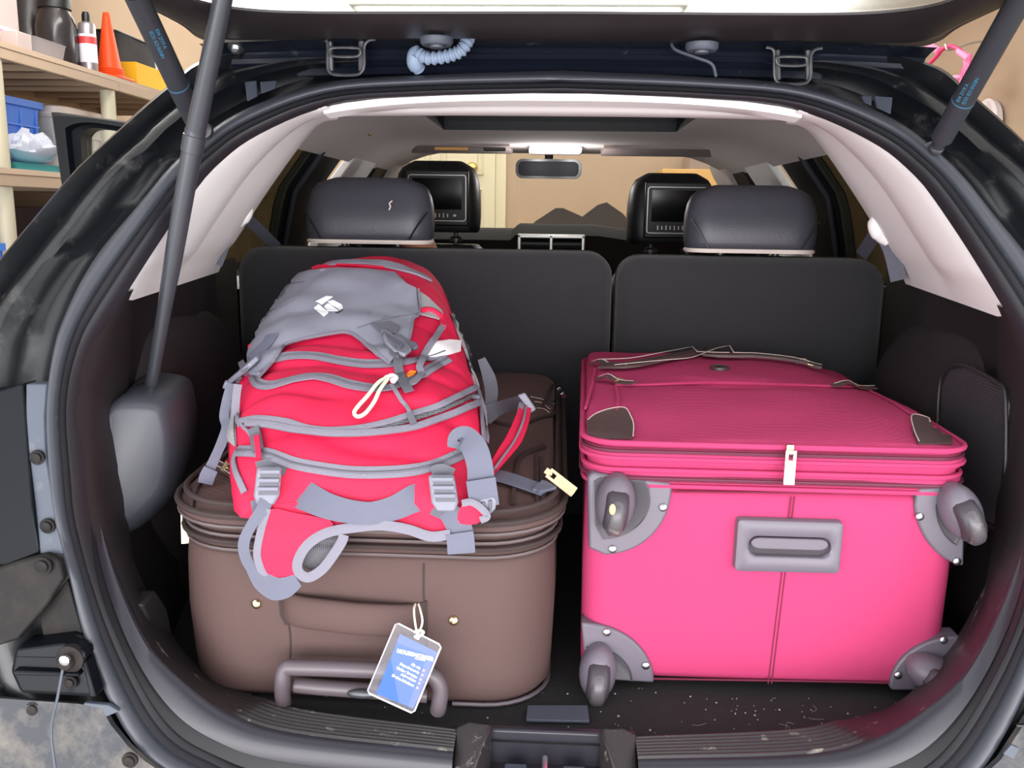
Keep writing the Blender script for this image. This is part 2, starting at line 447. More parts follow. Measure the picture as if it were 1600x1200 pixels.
# ------------------------------------------------------------------ the car
K0 = [(0, .575), (.30, .58), (.46, .60), (.62, .66), (.73, .79), (.757, .904), (.767, 1.0), (.762, 1.08), (.742, 1.16), (.708, 1.23), (.659, 1.32), (.613, 1.40), (.567, 1.473), (.525, 1.520), (.38, 1.545), (0, 1.552)]
K1 = [(0, .628), (.30, .636), (.41, .655), (.477, .698), (.530, .795), (.562, .904), (.592, 1.0), (.607, 1.075), (.607, 1.15), (.590, 1.23), (.545, 1.31), (.497, 1.39), (.443, 1.441), (.34, 1.483), (.2, 1.497), (0, 1.506)]
K2 = [(0, .650), (.30, .662), (.38, .682), (.437, .715), (.490, .795), (.532, .89), (.562, .999), (.578, 1.07), (.573, 1.13), (.553, 1.185), (.512, 1.280), (.470, 1.358), (.423, 1.407), (.33, 1.452), (.2, 1.465), (0, 1.471)]
def ring(K, n=5):
    h = smoothpts([V((x, 0, z)) for x, z in K], n)
    right = [V((p.x, Yz(p.z), p.z)) for p in h]
    left = [V((-p.x, p.y, p.z)) for p in right[::-1]][1:-1]
    return right + left
R0, R1, R2 = ring(K0), ring(K1), ring(K2)
def between(a, b, prof):
    rows = []
    for t, off in prof:
        rows.append([V((p.x + (q.x - p.x) * t, p.y + (q.y - p.y) * t + off, p.z + (q.z - p.z) * t)) for p, q in zip(a, b)])
    return rows
car = thing('car', 'black car with its tailgate raised and the cargo area full of luggage', 'car', (0, 2.6, 0))
g = MB(); rows = between(R1, R0, [(0, .012), (.06, .03), (.16, .046), (.30, .05), (.42, .034), (.5, .008), (.62, .002), (.72, .012), (.80, .022), (.87, .004), (.95, -.012), (1, -.006)])
for r in rows[2:10]:
    for p in r:
        s = noise.noise(p * 9) * .012 + noise.noise(p * 26) * .004; p.y += s
out1 = [V((p.x * 1.012, p.y + .012, p.z + (.004 if p.z > 1.4 else 0))) for p in R0]
out2 = [V((p.x * 1.05, p.y + .09, p.z + (.012 if p.z > 1.4 else 0))) for p in R0]
out3 = [V((p.x * 1.13 if p.z < 1.5 else p.x * 1.03, p.y + .45, p.z + (.02 if p.z > 1.4 else .02))) for p in R0]
g.grid(rows + [out1], cu=True, mi=0); g.grid([out1, out2, out3], cu=True, mi=1)
body = g.build('rear_body_frame', [M_jamb, M_paint], car, angle=60)
g = MB(); g.grid(between(R1, R2, [(-.06, .02), (-.02, .004), (.08, -.006), (.22, -.013), (.36, -.014), (.48, -.009), (.53, .001)]), cu=True)
g.grid(between(R1, R2, [(.53, .001), (.58, -.002), (.66, -.006), (.72, -.001), (.76, .003), (.84, -.001), (.92, .003), (1.0, .012), (1.04, .03)]), cu=True, mi=1)
g.build('door_seal', [M_rub, M_rub2], car, angle=70)

# outer body, roof, wheels (mostly out of sight, they close the car)
g = MB()
for s in (-1, 1):
    rows = []
    for y, x, zt in ((1.12, .84, 1.08), (1.6, .90, 1.10), (2.6, .93, 1.12), (4.2, .92, 1.08), (4.75, .86, .98)):
        rows.append([V((s * (x - .16), y, zt + .005)), V((s * (x - .02), y, zt)), V((s * x, y, zt - .14)), V((s * (x + .01), y, .7)), V((s * (x - .03), y, .32)), V((s * (x - .1), y, .27))])
    g.grid(rows)
g.build('side_panel', M_paint, car)
g = MB(); rows = []
for y, z, x in ((1.44, 1.556, .57), (1.8, 1.585, .60), (2.5, 1.595, .62), (3.2, 1.57, .60), (3.32, 1.55, .58)):
    rows.append([V((s * x, y, z - .05 * abs(s) ** 4)) for s in (-1, -.9, -.7, -.35, 0, .35, .7, .9, 1)])
holes = rows; g.grid(rows); 
g.build('roof_panel', M_paint, car)
g = MB(); rows = []
for y, z in ((3.95, 1.13), (4.4, 1.08), (4.75, .98), (4.86, .8), (4.84, .35)):
    rows.append([V((x, y - abs(x) * .12, z - .03 * (x / .8) ** 2)) for x in (-.85, -.6, -.3, 0, .3, .6, .85)])
g.grid(rows); g.build('bonnet', M_paint, car)
g = MB(); g.box((0, 2.85, .42), (1.5, 3.6, .22)); g.build('underbody', M_blk, car)
wheel = None
for x, y in ((-.82, 1.62), (.82, 1.62), (-.82, 4.2), (.82, 4.2)):
    if wheel is None:
        g = MB(); g.lathe((x - .1, y, .35), [(.20, 0), (.32, 0), (.345, .02), (.35, .06), (.35, .15), (.345, .19), (.32, .21), (.20, .21)], (1, 0, 0), 28); wheel = g.build('tyre', M_tyre, car); w0 = V((x, y, 0))
        g = MB(); g.lathe((x - .09, y, .35), [(.02, 0), (.19, 0), (.2, .02), (.2, .17), (.19, .19), (.02, .17)], (1, 0, 0), 20); g.build('wheel_rim', M_silver, wheel)
    else:
        o = wheel.copy(); COL.objects.link(o); dl = V((x, y, 0)) - w0; o.location = dl
        c = wheel.children[0].copy(); COL.objects.link(c); c.parent = o

# sill plate (two ribbed halves beside the latch)
SE = [(.105, .955, .655), (.30, .955, .668), (.385, .958, .684), (.437, .962, .716), (.490, .975, .795), (.532, .99, .89)]
for s in (-1, 1):
    L0 = [(.105, Yz(.65) + .004, .650), (.30, Yz(.662) + .004, .662), (.38, Yz(.682) + .004, .682), (.437, Yz(.715) + .004, .715), (.489, Yz(.79) + .004, .79), (.530, Yz(.885) + .008, .885), (.560, Yz(.99) + .03, .99)]
    L1 = [(.105, .912, .683), (.30, .918, .695), (.376, .925, .712), (.434, .938, .745), (.483, .955, .80), (.529, .985, .89), (.560, Yz(.99) + .032, .99)]
    L2 = [(.105, .925, .694), (.29, .932, .704), (.366, .940, .720), (.425, .950, .752), (.477, .963, .802), (.526, .992, .89), (.560, Yz(.99) + .034, .99)]
    L3 = [(.105, .962, .698), (.28, .985, .700), (.350, 1.01, .700), (.44, 1.05, .708), (.512, 1.09, .76), (.545, 1.08, .86), (.562, 1.06, .985)]
    Ls = [smoothpts([V((s * a, b, c)) for a, b, c in L], 6) for L in (L0, L1, L2, L3)]
    Lm = [a.lerp(b, .5) for a, b in zip(Ls[0], Ls[1])]; Ld = [p + V((0, .008, .0)) for p in Lm]
    g = MB(); g.grid([Ls[0], Ld], mi=1); g.grid([Ld, Lm, Ls[1], [a.lerp(b, .6) + V((0, 0, .003)) for a, b in zip(Ls[1], Ls[2])], Ls[2]])
    g.build('sill_lip', [M_lip, M_rubd], car)
    rows = [Ls[2]]; nr = 7
    for i in range(nr):
        for (t, dz) in ((i / nr + .02, 0), (i / nr + .07, .0028), ((i + 1) / nr - .04, .0028), ((i + 1) / nr - .01, 0)):
            rows.append([a.lerp(b, t) + V((0, 0, dz * (1 if j < 13 else 0))) for j, (a, b) in enumerate(zip(Ls[2], Ls[3]))])
    rows.append([p + V((0, .004, -.02)) for p in Ls[3]])
    g = MB(); g.grid(rows); g.build('sill_plate', M_sill, car, angle=25)
# latch housing
g = MB()
for s in (-1, 1):
    pts = [(.105, .905, .668), (.108, .962, .703), (.092, .962, .712), (.062, .958, .712), (.072, .93, .704), (.084, .903, .672)]
    g.prism([V((s * a, b, c)) for a, b, c in pts], V((0, -.012, -.05)))
g.build('latch_cheek', M_sill, car, bevel=.004)
g = MB(); g.box((0, .966, .675), (.21, .012, .055)); g.box((0, .93, .654), (.2, .08, .012)); g.build('latch_recess', M_lip, car, bevel=.003)
g = MB()
for s in (-1, 1): g.box((s * .034, .915, .664), (.026, .05, .018))
g.build('latch_block', M_greyp, car, bevel=.002)
g = MB(); g.tube(smoothpts([V((0, .905, .66)), V((0, .905, .683)), V((0, .925, .686)), V((0, .94, .68)), V((0, .94, .66))], 5), .0035, 8); g.build('latch_striker', M_steel, car)

# cargo floor
g = MB(); rows = []
for j in range(24):
    y = .955 + j * .037
    rows.append([V((x, y, .69 + noise.noise(V((x * 7, y * 7, 0))) * .0015)) for x in [-.70 + i * .05 for i in range(29)]])
g.grid(rows); g.build('cargo_floor', M_carpet, car)
g = MB(); rl = random.Random(11)                        # pale lint and hairs on the carpet
for i in range(120):
    x = rl.uniform(-.02, .50) if i % 4 else rl.uniform(-.5, 0); y = rl.uniform(.975, 1.085) + (.0 if i % 5 else rl.uniform(0, .3)); s_ = rl.choice((.0006, .0008, .0012))
    g.box((x, y, .6925), (s_ * rl.uniform(1, 2.2), s_ * rl.uniform(1, 2), s_), Matrix.Rotation(rl.uniform(0, 3), 3, 'Z'))
for i in range(7):
    x = rl.uniform(.0, .45); y = rl.uniform(.98, 1.05); a = rl.uniform(0, 6)
    g.tube(smoothpts([V((x, y, .6922)), V((x + .008 * math.cos(a), y + .008 * math.sin(a), .694)), V((x + .018 * math.cos(a + .7), y + .018 * math.sin(a + .7), .6925))], 4), .00018, 4)
g.build('lint', mat('pale_lint', (158, 152, 146), .9), car, kind='stuff')
pts = [PZ(a, b, .692) for a, b in ((824, 1106), (918, 1106), (921, 1131), (822, 1129))]
g = MB(); g.prism(pts, (0, 0, .004)); g.build('floor_hatch_plate', M_greyp, car, bevel=.001)

# dark side trims below the window line
def side_profile(s):
    rows = []
    zs = [.66, .72, .78, .84, .90, .96, 1.02, 1.08, 1.14, 1.195]
    def R2x(z): return interp(z, [b for a, b in K2[2:10]], [a for a, b in K2[2:10]])
    for z in zs:
        x = R2x(z); y = Yz(z)
        row = [V((s * (x + .004), y + .010, z)), V((s * (x - .002), y + .03, z)), V((s * (x - .004), y + .045, z))]
        x3 = interp(z, [.66, .72, .80, .93, 1.03, 1.2], [.50, .525, .552, .578, .588, .583])
        y3 = interp(z, [.66, .72, .80, .93, 1.03, 1.2], [1.05, 1.07, 1.10, 1.14, 1.18, 1.22])
        row += [V((s * ((x - .004) * .5 + x3 * .5), (y + y3) / 2 + .03, z)), V((s * x3, y3, z)), V((s * (x3 + .02), y3 + .04, z)),
                V((s * max(x3 + .04, .585), 1.35, z)), V((s * .615, 1.5, z)), V((s * .635, 1.65, z)), V((s * .70, 1.80, z)), V((s * .72, 2.0, z))]
        rows.append(row)
    return rows
for s in (-1, 1):
    g = MB(); g.grid(side_profile(s)); g.build('side_trim', M_trim, car, angle=50)
    g = MB(); g.ball((s * .69, 1.47, .84), (.135, .30, .31), 24, 14, ex=2.6); g.build('wheel_arch_trim', M_trim, car)
# speaker grille on the right, small flap on the left
poly = [PX(a, b, .577) for a, b in ((1466, 720), (1470, 605), (1484, 576), (1510, 572), (1560, 600), (1574, 630), (1572, 800), (1566, 830), (1500, 790), (1468, 760))]
g = MB(); g.prism(poly, (.012, 0, 0)); sp = g.build('speaker_grille', M_grille, car, bevel=.003)
g = MB(); g.tube(smoothpts([p + V((-.002, 0, 0)) for p in poly], 4, closed=True), .0025, 6, closed=True); g.build('grille_rim', M_trim, sp)
poly = [PX(a, b, -.50) for a, b in ((222, 945), (244, 922), (262, 950), (275, 1012), (248, 1018), (238, 985))]
g = MB(); g.prism(poly, (-.02, 0, 0)); g.build('side_pocket_flap', M_trim, car, bevel=.004)

# light pillar trims and header
BK = [(.628, 1.65, 1.198), (.592, 1.65, 1.25), (.55, 1.65, 1.31), (.51, 1.65, 1.365), (.462, 1.65, 1.428), (.425, 1.62, 1.455), (.36, 1.47, 1.447)]
EK = [K2[9], (.533, 1.235), K2[10], K2[11], K2[12], (.38, 1.433), (.338, 1.450)]
for s in (-1, 1):
    e = smoothpts([V((s * (a + .006), Yz(b) + .012, b + .004)) for a, b in EK], 6); b_ = smoothpts([V((s * a, b, c)) for a, b, c in BK], 6)
    rows = []
    for t, inn in ((0, 0), (.03, .006), (.12, .012), (.3, .014), (.44, .012), (.5, .003), (.54, .004), (.75, .010), (.93, .008), (1, 0)):
        rows.append([p.lerp(q, t) + V((-s * inn, 0, -inn * .5)) * min(1, k_ / 6) - V((0, 0, .012)) * max(0, 1 - k_ / 3) for k_, (p, q) in enumerate(zip(e, b_))])
    rows.append([p + V((s * .035, .02, .01)) for p in b_])
    g = MB(); g.grid(rows); g.build('pillar_trim', M_white, car, angle=35)
g = MB(); rows = []
for (y, z, c) in ((Yz(1.47) + .012, 1.470, 0), (Yz(1.47) + .02, 1.461, 0), (1.385, 1.458, 0), (1.40, 1.456, 0), (1.405, 1.453, 0), (1.455, 1.4505, 0), (1.47, 1.455, 0), (1.49, 1.50, 0)):
    rows.append([V((x, y, z - .020 * (abs(x) / .34) ** 3 * (1 if y < 1.39 else .15))) for x in [-.345 + i * .69 / 20 for i in range(21)]])
g.grid(rows); g.build('header_trim', M_white, car, angle=35)
# headliner with the sunroof opening
def hl_z(x, y):
    z = 1.512 - .06 * max(0, (abs(x) - .38) / .2) ** 2
    return z
g = MB(); xs = [-.60, -.56, -.52, -.47, -.42, -.36, -.30, -.2, -.1, 0, .1, .2, .30, .36, .42, .47, .52, .56, .60]; ys = [1.47, 1.6, 1.75, 1.90, 2.05, 2.2, 2.40, 2.55, 2.8, 3.05, 3.28]
vv = [V((x * (1 if y > 1.8 else .92), y, hl_z(x, y))) for y in ys for x in xs]; ff = []
for j in range(len(ys) - 1):
    for i in range(len(xs) - 1):
        if abs(xs[i] + xs[i + 1]) / 2 < .30 and 1.9 <= ys[j] and ys[j + 1] <= 2.40 + 1e-6: continue
        a = j * len(xs) + i; ff.append((a, a + 1, a + 1 + len(xs), a + len(xs)))
g.add(vv, ff); g.build('headliner', M_head, car)
g = MB(); g.box((0, 2.15, 1.545), (.66, .56, .02)); sr = g.build('sunroof_shade', M_navy, car)
g = MB(); ring_ = [V((-.30, 1.90, 1.512)), V((.30, 1.90, 1.512)), V((.30, 2.40, 1.512)), V((-.30, 2.40, 1.512))]
g.grid([ring_, [p + V((0, 0, .035)) for p in ring_]], cu=True); g.build('sunroof_frame', M_bodyb, sr, smooth=False)
g = MB(); c = PZ(578, 206, 1.5); g.ball((c.x, c.y, hl_z(c.x, c.y) - .002), (.006, .006, .004)); g.build('hook_stud', M_brass, car)

# side pillars, window glass, door panels
def sx(z): return interp(z, [1.1, 1.2, 1.35, 1.45, 1.5], [.735, .72, .68, .60, .57])
def sidestrip(name, m, s, y0b, y0t, y1b, y1t, z0=1.15, z1=1.485, th=.03, inn=0):
    g = MB(); rows = []
    for i in range(9):
        t = i / 8; z = z0 + (z1 - z0) * t; x = sx(z) - inn; ya = y0b + (y0t - y0b) * t; yb = y1b + (y1t - y1b) * t
        rows.append([V((s * x, ya, z)), V((s * x, yb, z)), V((s * (x + th), yb, z)), V((s * (x + th), ya, z))])
    g.grid(rows, cu=True, cap=True); return g.build(name, m, car, bevel=.004 if th > .01 else 0)
for s in (-1, 1):
    sidestrip('quarter_window', M_tint, s, 1.60, 1.50, 2.34, 2.30, th=.004, inn=-.01)
    sidestrip('door_pillar', M_blk, s, 2.30, 2.25, 2.60, 2.54)
    g = MB(); g.tube([V((s * (sx(z) - .008), 2.345 - (z - 1.15) * .15, z)) for z in [1.15 + .04 * i for i in range(9)]], .008, 8); g.build('pillar_seal', M_rub, car)
    sidestrip('centre_pillar_trim', M_white, s, 2.64, 2.60, 3.0, 2.90, inn=.02)
    sidestrip('front_window_seal', M_rubd, s, 3.22, 2.95, 3.40, 3.18, inn=.012)
    sidestrip('front_pillar_trim', M_head, s, 3.42, 3.14, 3.72, 3.42, inn=.03)
    if s > 0: sidestrip('rear_door_window', M_clear, s, 2.58, 2.5, 2.72, 2.70, th=.004, inn=-.01)
    sidestrip('front_door_window', M_clear, s, 2.96, 2.92, 3.3, 3.0, th=.004, inn=-.01)
    g = MB(); g.box((s * .765, 2.75 if s > 0 else 3.1, .83), (.06, 2.1 if s > 0 else 1.3, .66)); g.build('door_panel', M_blk, car, bevel=.01)
# windscreen
g = MB(); g.grid([[V((x, 3.30 + t * .75, 1.535 - t * .40)) for x in (-.58 - t * .12, 0, .58 + t * .12)] for t in (0, .5, 1)]); g.build('windscreen', M_clear, car)

# rear seat backs
def slab(name, x0, x1, z0, z1, y, th, r, m, bulge=.012):
    g = MB(); cx, cz = (x0 + x1) / 2, (z0 + z1) / 2; rows = []
    base = rrect(cx, cz, x1 - x0, z1 - z0, r, 6)
    def rr(sc, yy): return [V((cx + (a - cx) * (1 - sc / (x1 - x0) * 2), yy, cz + (b - cz) * (1 - sc / (z1 - z0) * 2))) for a, b in base]
    for sc, dy in ((.28, -bulge), (.2, -bulge), (.12, -bulge * .9), (.05, -bulge * .5), (.018, 0), (.004, .012), (0, .03), (0, th - .02), (.02, th), (.2, th)):
        if sc * 2 < min(x1 - x0, z1 - z0) * .98: rows.append(rr(sc, y + dy))
    g.grid(rows, cu=True, cap=True); return g.build(name, m, car, angle=50)
slab('rear_seat_back', -.645, .112, .66, 1.228, 1.78, .12, .05, M_seatc)
slab('rear_seat_back', .121, .645, .66, 1.222, 1.78, .12, .05, M_seatc)
g = MB(); g.box((0, 2.15, .82), (1.36, .5, .2)); g.build('rear_seat_cushion', M_leathb, car, bevel=.04, seg=4)
def headrest(cx, y, z0, z1, wd, dp, m, pipe):
    g = MB(); rows = []; H = z1 - z0
    for t in [0, .04, .12, .25, .4, .55, .7, .82, .91, .97, 1]:
        ww = wd * interp(t, [0, .05, .3, .6, .8, .92, 1], [.93, .98, 1, .98, .92, .80, .55]); dd = dp * interp(t, [0, .06, .35, .5, .8, .95, 1], [.9, 1, 1.0, .92, .8, .62, .4])
        zz = z0 + H * t; yo = y + interp(t, [0, .4, 1], [0, .0, .012])
        rows.append([V((a, b, zz)) for a, b in rrect(cx, yo, ww, dd, min(ww, dd) * .42, 6)])
    g.grid(rows, cu=True, cap=True); o = g.build('headrest', m, car, angle=50)
    if pipe:
        g = MB(); pts = [V((a, b, z0 - .002)) for a, b in rrect(cx, y, wd * .95, dp * .95, dp * .38, 5)]; g.tube(pts, .0045, 6, closed=True); g.build('piping', M_pipe, o)
        g = MB()
        for sgn in (-1, 1):
            g.tube(smoothpts([V((cx + sgn * wd * .34, y - dp / 2 - .001, z0 + .004)), V((cx + sgn * wd * .40, y - dp / 2 + .002, z0 + .03)), V((cx + sgn * wd * .475, y - dp * .42, z0 + .058))], 5), .0016, 5)
        g.build('stitched_seam', M_leathb, o)
    for sgn in (-1, 1):
        g = MB(); g.cyl((cx + sgn * .055, y, z0 - .1), (cx + sgn * .055, y, z0 + .01), .007, n=10); g.lathe((cx + sgn * .055, y, z0 - .026), [(.020, 0), (.020, .008), (.012, .014), (.008, .014)])
        g.build('headrest_post', M_gunm, o)
    return o
hr = headrest(-.382, 1.85, 1.243, 1.368, .262, .12, M_leather, True)
g = MB(); c = PY(610, 321, 1.785); g.tube(smoothpts([c + V((-.003, 0, -.009)), c + V((0, 0, -.002)), c + V((-.002, 0, .004)), c + V((.004, 0, .009))], 3), .0014, 5); g.build('paint_scuff', M_pipe, hr)
headrest(.386, 1.85, 1.236, 1.362, .262, .12, M_leather, True)
for cx, z0, z1 in ((-.361, 1.243, 1.452), (.337, 1.218, 1.424)):
    h = headrest(cx, 2.74, z0, z1, .262, .12, M_leathb, False)
    g = MB(); zc = (z0 + z1) / 2 - .005; yb = 2.674; sz = (.165, .125)
    g.box((cx + .008, yb, zc), (sz[0] + .02, .02, sz[1] + .035)); s1 = g.build('screen_housing', M_blk, h, bevel=.004)
    g = MB(); g.tube([V((a, yb - .0105, b)) for a, b in rrect(cx + .008, zc, sz[0] + .004, sz[1] + .006, .008, 4)], .0018, 5, closed=True); g.build('silver_bezel', M_silver, h)
    g = MB(); g.box((cx + .008, yb - .0105, zc + .012), (sz[0] - .02, .002, sz[1] - .035)); g.build('video_screen', M_screen, h)
    g = MB()
    for i in range(8): g.box((cx - .045 + i * .012, yb - .011, zc - .05), (.003, .002, .01 if i % 2 else .013))
    g.box((cx + .06, yb - .011, zc - .05), (.008, .002, .006)); g.build('screen_button', M_silver, h)
    g = MB(); rows = []
    for t in (0, .1, .3, .7, .88, .97, 1):
        ww = .46 * interp(t, [0, .7, .9, 1], [1, .92, .74, .5]); dd = .16 * interp(t, [0, .8, 1], [1, .9, .4])
        rows.append([V((a, b, .7 + .50 * t + (z0 - 1.235))) for a, b in rrect(cx + .01, 2.72, ww, dd, dd * .42, 6)])
    g.grid(rows, cu=True, cap=True); g.build('front_seat_back', M_leathb, car, angle=50)
# dashboard, centre vent, mirror, visors, map lamps
g = MB(); rows = []
for y, z in ((3.28, .8), (3.26, 1.12), (3.30, 1.205), (3.40, 1.238), (3.7, 1.243), (4.0, 1.16)):
    rows.append([V((x, y, z + (.02 if abs(x) < .16 and 1.1 < z < 1.25 else 0))) for x in (-.72, -.5, -.3, -.17, -.15, 0, .13, .15, .3, .5, .72)])
g.grid(rows); g.build('dashboard', M_dash, car)
vc = PY(861, 385, 3.2)
g = MB(); 
for dx in (-.112, 0, .112): g.box((vc.x + dx, 3.2, vc.z - .01), (.012, .03, .10))
g.box((vc.x, 3.2, vc.z + .035), (.236, .03, .014)); vt = g.build('vent_surround', M_silver, car, bevel=.003)
g = MB()
for i in range(5): g.box((vc.x, 3.2, vc.z + .02 - i * .014), (.21, .02, .003), Matrix.Rotation(.5, 3, 'X'))
g.build('vent_slat', M_blk, vt)
g = MB(); g.box((vc.x, 3.225, vc.z - .01), (.22, .01, .09)); g.build('vent_back', M_blk, vt)
mc = PY(857, 264, 3.0)
g = MB(); rows = []
for sc, y in ((.9, 2.988), (.99, 2.988), (1, 3.0), (.9, 3.03), (.5, 3.045)):
    rows.append([V((mc.x + (a) * sc, y, mc.z + b * sc)) for a, b in rrect(0, 0, .215, .062, .022, 5)])
g.grid(rows, cu=True, cap=True); mr = g.build('rear_view_mirror', M_blk, car)
g = MB(); g.prism([V((mc.x + a, 2.986, mc.z + b)) for a, b in rrect(0, 0, .195, .046, .016, 5)], (0, .003, 0)); g.build('mirror_glass', mat('dark_mirror_glass', (12, 12, 14), .7, spec=.1), mr)
g = MB(); g.cyl((mc.x, 3.03, mc.z + .01), (mc.x, 3.12, mc.z + .075), .012, .016); g.build('mirror_stem', M_blk, mr)
for a, b in (((612, 229), (800, 226)), ((940, 229), (1120, 236))):
    p, q = PY(a[0], a[1], 3.0), PY(b[0], b[1], 3.0); z = (p.z + q.z) / 2; g = MB()
    rows = [[V((p.x + (q.x - p.x) * t, yy, z + zz)) for t in (0, .03, .2, .5, .8, .97, 1)] for yy, zz in ((2.86, .008), (2.85, 0), (2.86, -.010), (3.04, -.022), (3.05, -.012), (3.04, -.004))]
    g.grid(rows, cu=True, cap=False, cv=True); vs_ = g.build('sun_visor', M_head, car)
    g = MB(); g.box(((p.x + q.x) / 2, 2.9, z + .012), (.13, .1, .006)); g.build('vanity_lid', M_head, vs_, bevel=.002)
    if a[0] < 700:
        g = MB(); c = PY(705, 232, 2.9); g.box((c.x, c.y, c.z), (.105, .004, .010)); g.build('warning_label', mat('orange_label', (240, 180, 90), .5), vs_)
        g = MB(); c = PY(773, 233, 2.9); g.box((c.x, c.y, c.z), (.07, .012, .012)); g.build('sunglasses_clip', M_blk, vs_, bevel=.003)
c = PY(868, 234, 2.95)
g = MB(); g.box((c.x, 3.0, c.z + .006), (.17, .14, .03)); oc = g.build('overhead_console', M_head, car, bevel=.008)
g = MB()
for dx in (-.058, .052): g.box((c.x + dx, 2.935, c.z - .006), (.05, .03, .012))
g.build('map_lamp', mat('lit_map_lamp', (255, 250, 252), .4, emit=2.2), oc, bevel=.002)

for dx in (-.058, .052):
    l = bpy.data.lights.new('map_lamp_light', 'POINT'); l.energy = .62; l.shadow_soft_size = .02; l.color = (1, .98, .97)
    o = bpy.data.objects.new('map_lamp_light', l); COL.objects.link(o); o.location = (c.x + dx, 2.915, c.z - .045)
# seat belts
for s, gpx, top in ((-1, (372, 328), None), (1, (1381, 352), None)):
    y = 1.60; c = PY(gpx[0], gpx[1], y)
    g = MB(); g.ball(c + V((s * .006, .006, .0)), (.022, .01, .034), ex=2.4); gd = g.build('belt_slot', M_blk, car)
    g = MB(); g.tube(smoothpts([c + V((-s * .012, -.008, .022)), c + V((-s * .02, -.014, 0)), c + V((-s * .010, -.014, -.018)), c + V((s * .004, -.012, -.026))], 5), [.010] * 4 + [.012] * 6 + [.010] * 6, 10); g.build('belt_guide', M_white, gd)
    e = PY(336, 412, 1.585) if s < 0 else PY(1404, 438, 1.585)
    g = MB(); P = [c + V((0, -.012, -.02)), (c + e) / 2 + V((0, -.004, 0)), e]; g.ribbon(smoothpts(P, 4), V((-s * .25, -1, 0)), .026, .0015)
    P = [c + V((-s * .012, -.004, -.01)), PY(430, 384, 1.80) if s < 0 else PY(1345, 400, 1.80)]
    g.ribbon(smoothpts(P, 4), V((0, -1, .5)), .024, .0015); g.build('seat_belt', M_belt, car)

# tailgate
TI = [(0, 1.128), (.2, 1.132), (.30, 1.132), (.365, 1.122), (.41, 1.09), (.43, 1.03), (.44, .95), (.44, .78), (.42, .71), (.36, .69), (0, .69)]
TO = [(0, 1.36), (.2, 1.36), (.36, 1.365), (.50, 1.385), (.525, 1.345), (.512, 1.24), (.515, 1.05), (.53, .8), (.53, .62), (.45, .56), (0, .56)]
def tz(y): return 1.534 + .012 * max(0, 1.0 - y)
def tring(K, n=5):
    h = smoothpts([V((x, y, 0)) for x, y in K], n); return [V((p.x, p.y, 0)) for p in h] + [V((-p.x, p.y, 0)) for p in h[::-1]][1:-1]
ri, ro = tring(TI), tring(TO); rows = []
for t, dz in ((0, .003), (0, 0), (.03, -.001), (.25, -.002), (.6, -.002), (.75, .003), (.86, .010), (1, .010), (1.0, .016), (.85, .016), (.3, .006)):
    rows.append([V((a.x + (b.x - a.x) * t, a.y + (b.y - a.y) * t, tz(a.y + (b.y - a.y) * t) + dz)) for a, b in zip(ri, ro)])
g = MB(); g.grid(rows, cu=True, cv=True); tgf = g.build('tailgate', M_tgin, car, angle=40)
g = MB(); g.prism([V((p.x * 1.02, .93 + (p.y - .93) * 1.03, tz(p.y) + .0035)) for p in ri], (0, 0, .003)); g.build('rear_window', M_clear, tgf)
g = MB(); rows = []
for y, z in ((.57, tz(.57)), (.50, tz(.5) - .02), (.36, tz(.36) - .03), (.22, tz(.22)), (.20, tz(.2) + .05), (.4, tz(.4) + .06), (.58, tz(.58) + .03)):
    rows.append([V((x, y + .06 * (x / .55) ** 2, z)) for x in (-.55, -.4, -.2, 0, .2, .4, .55)])
g.grid(rows, cv=True); g.build('tailgate_lower_panel', M_tgin, tgf)
g = MB(); rows = []                                     # hinge-side edge of the tailgate with pressed ridges
for y, z in ((1.345, 1.548), (1.365, 1.545), (1.384, 1.540), (1.390, 1.533), (1.384, 1.531), (1.388, 1.525), (1.398, 1.520), (1.394, 1.516), (1.400, 1.507), (1.415, 1.503), (1.43, 1.505)):
    rows.append([V((x, y - .02 * (abs(x) / .53) ** 3 * 0, z - .012 * (abs(x) / .53) ** 2)) for x in [-.525 + i * 1.05 / 24 for i in range(25)]])
g.grid(rows); g.build('tailgate_top_edge', M_navy, car, angle=25)
for px, py in ((682, 38), (1098, 47)):
    c = PZ(px, py, 1.545); c.z = tz(c.y) - .010
    g = MB(); g.lathe(c + V((0, 0, .004)), [(.022, 0), (.022, .006), (.019, .010), (.011, .010), (.010, .008), (.009, .013), (.002, .013)], (0, 0, -1), 24); g.build('bump_stop', M_greyp, tgf)
for px, py in ((368, 49), (1411, 76)):
    c = PZ(px, py, 1.545); c.z = tz(c.y) - .012
    g = MB(); g.lathe(c + V((0, 0, .003)), [(.011, 0), (.011, .004), (.006, .004), (.006, .009), (.003, .011)], (0, -.4, -1), 14); g.build('bolt', M_steel, tgf)
for s, x0 in ((-1, 503), (1, 1201)):
    dy = 0 if s < 0 else 14
    def hp(a, b, yy=1.352): return PY(x0 + a, b + dy, yy)

    g = MB()
    g.tube(smoothpts([hp(-4, 60), hp(5, 62), hp(9, 70), hp(9, 100), hp(12, 112), hp(22, 117), hp(52, 117), hp(62, 112), hp(66, 100), hp(66, 74), hp(72, 64), hp(84, 61)], 4), .0024, 7)
    g.tube(smoothpts([hp(16, 75, 1.345), hp(54, 75, 1.345), hp(60, 80, 1.345), hp(54, 88, 1.345), hp(20, 88, 1.345), hp(13, 82, 1.345)], 4, closed=True), .0022, 7, closed=True)
    g.tube([hp(12, 64, 1.36), hp(14, 110, 1.37)], .005, 8); g.tube([hp(62, 64, 1.36), hp(62, 110, 1.37)], .005, 8)
    g.build('hinge', M_gunm, car)
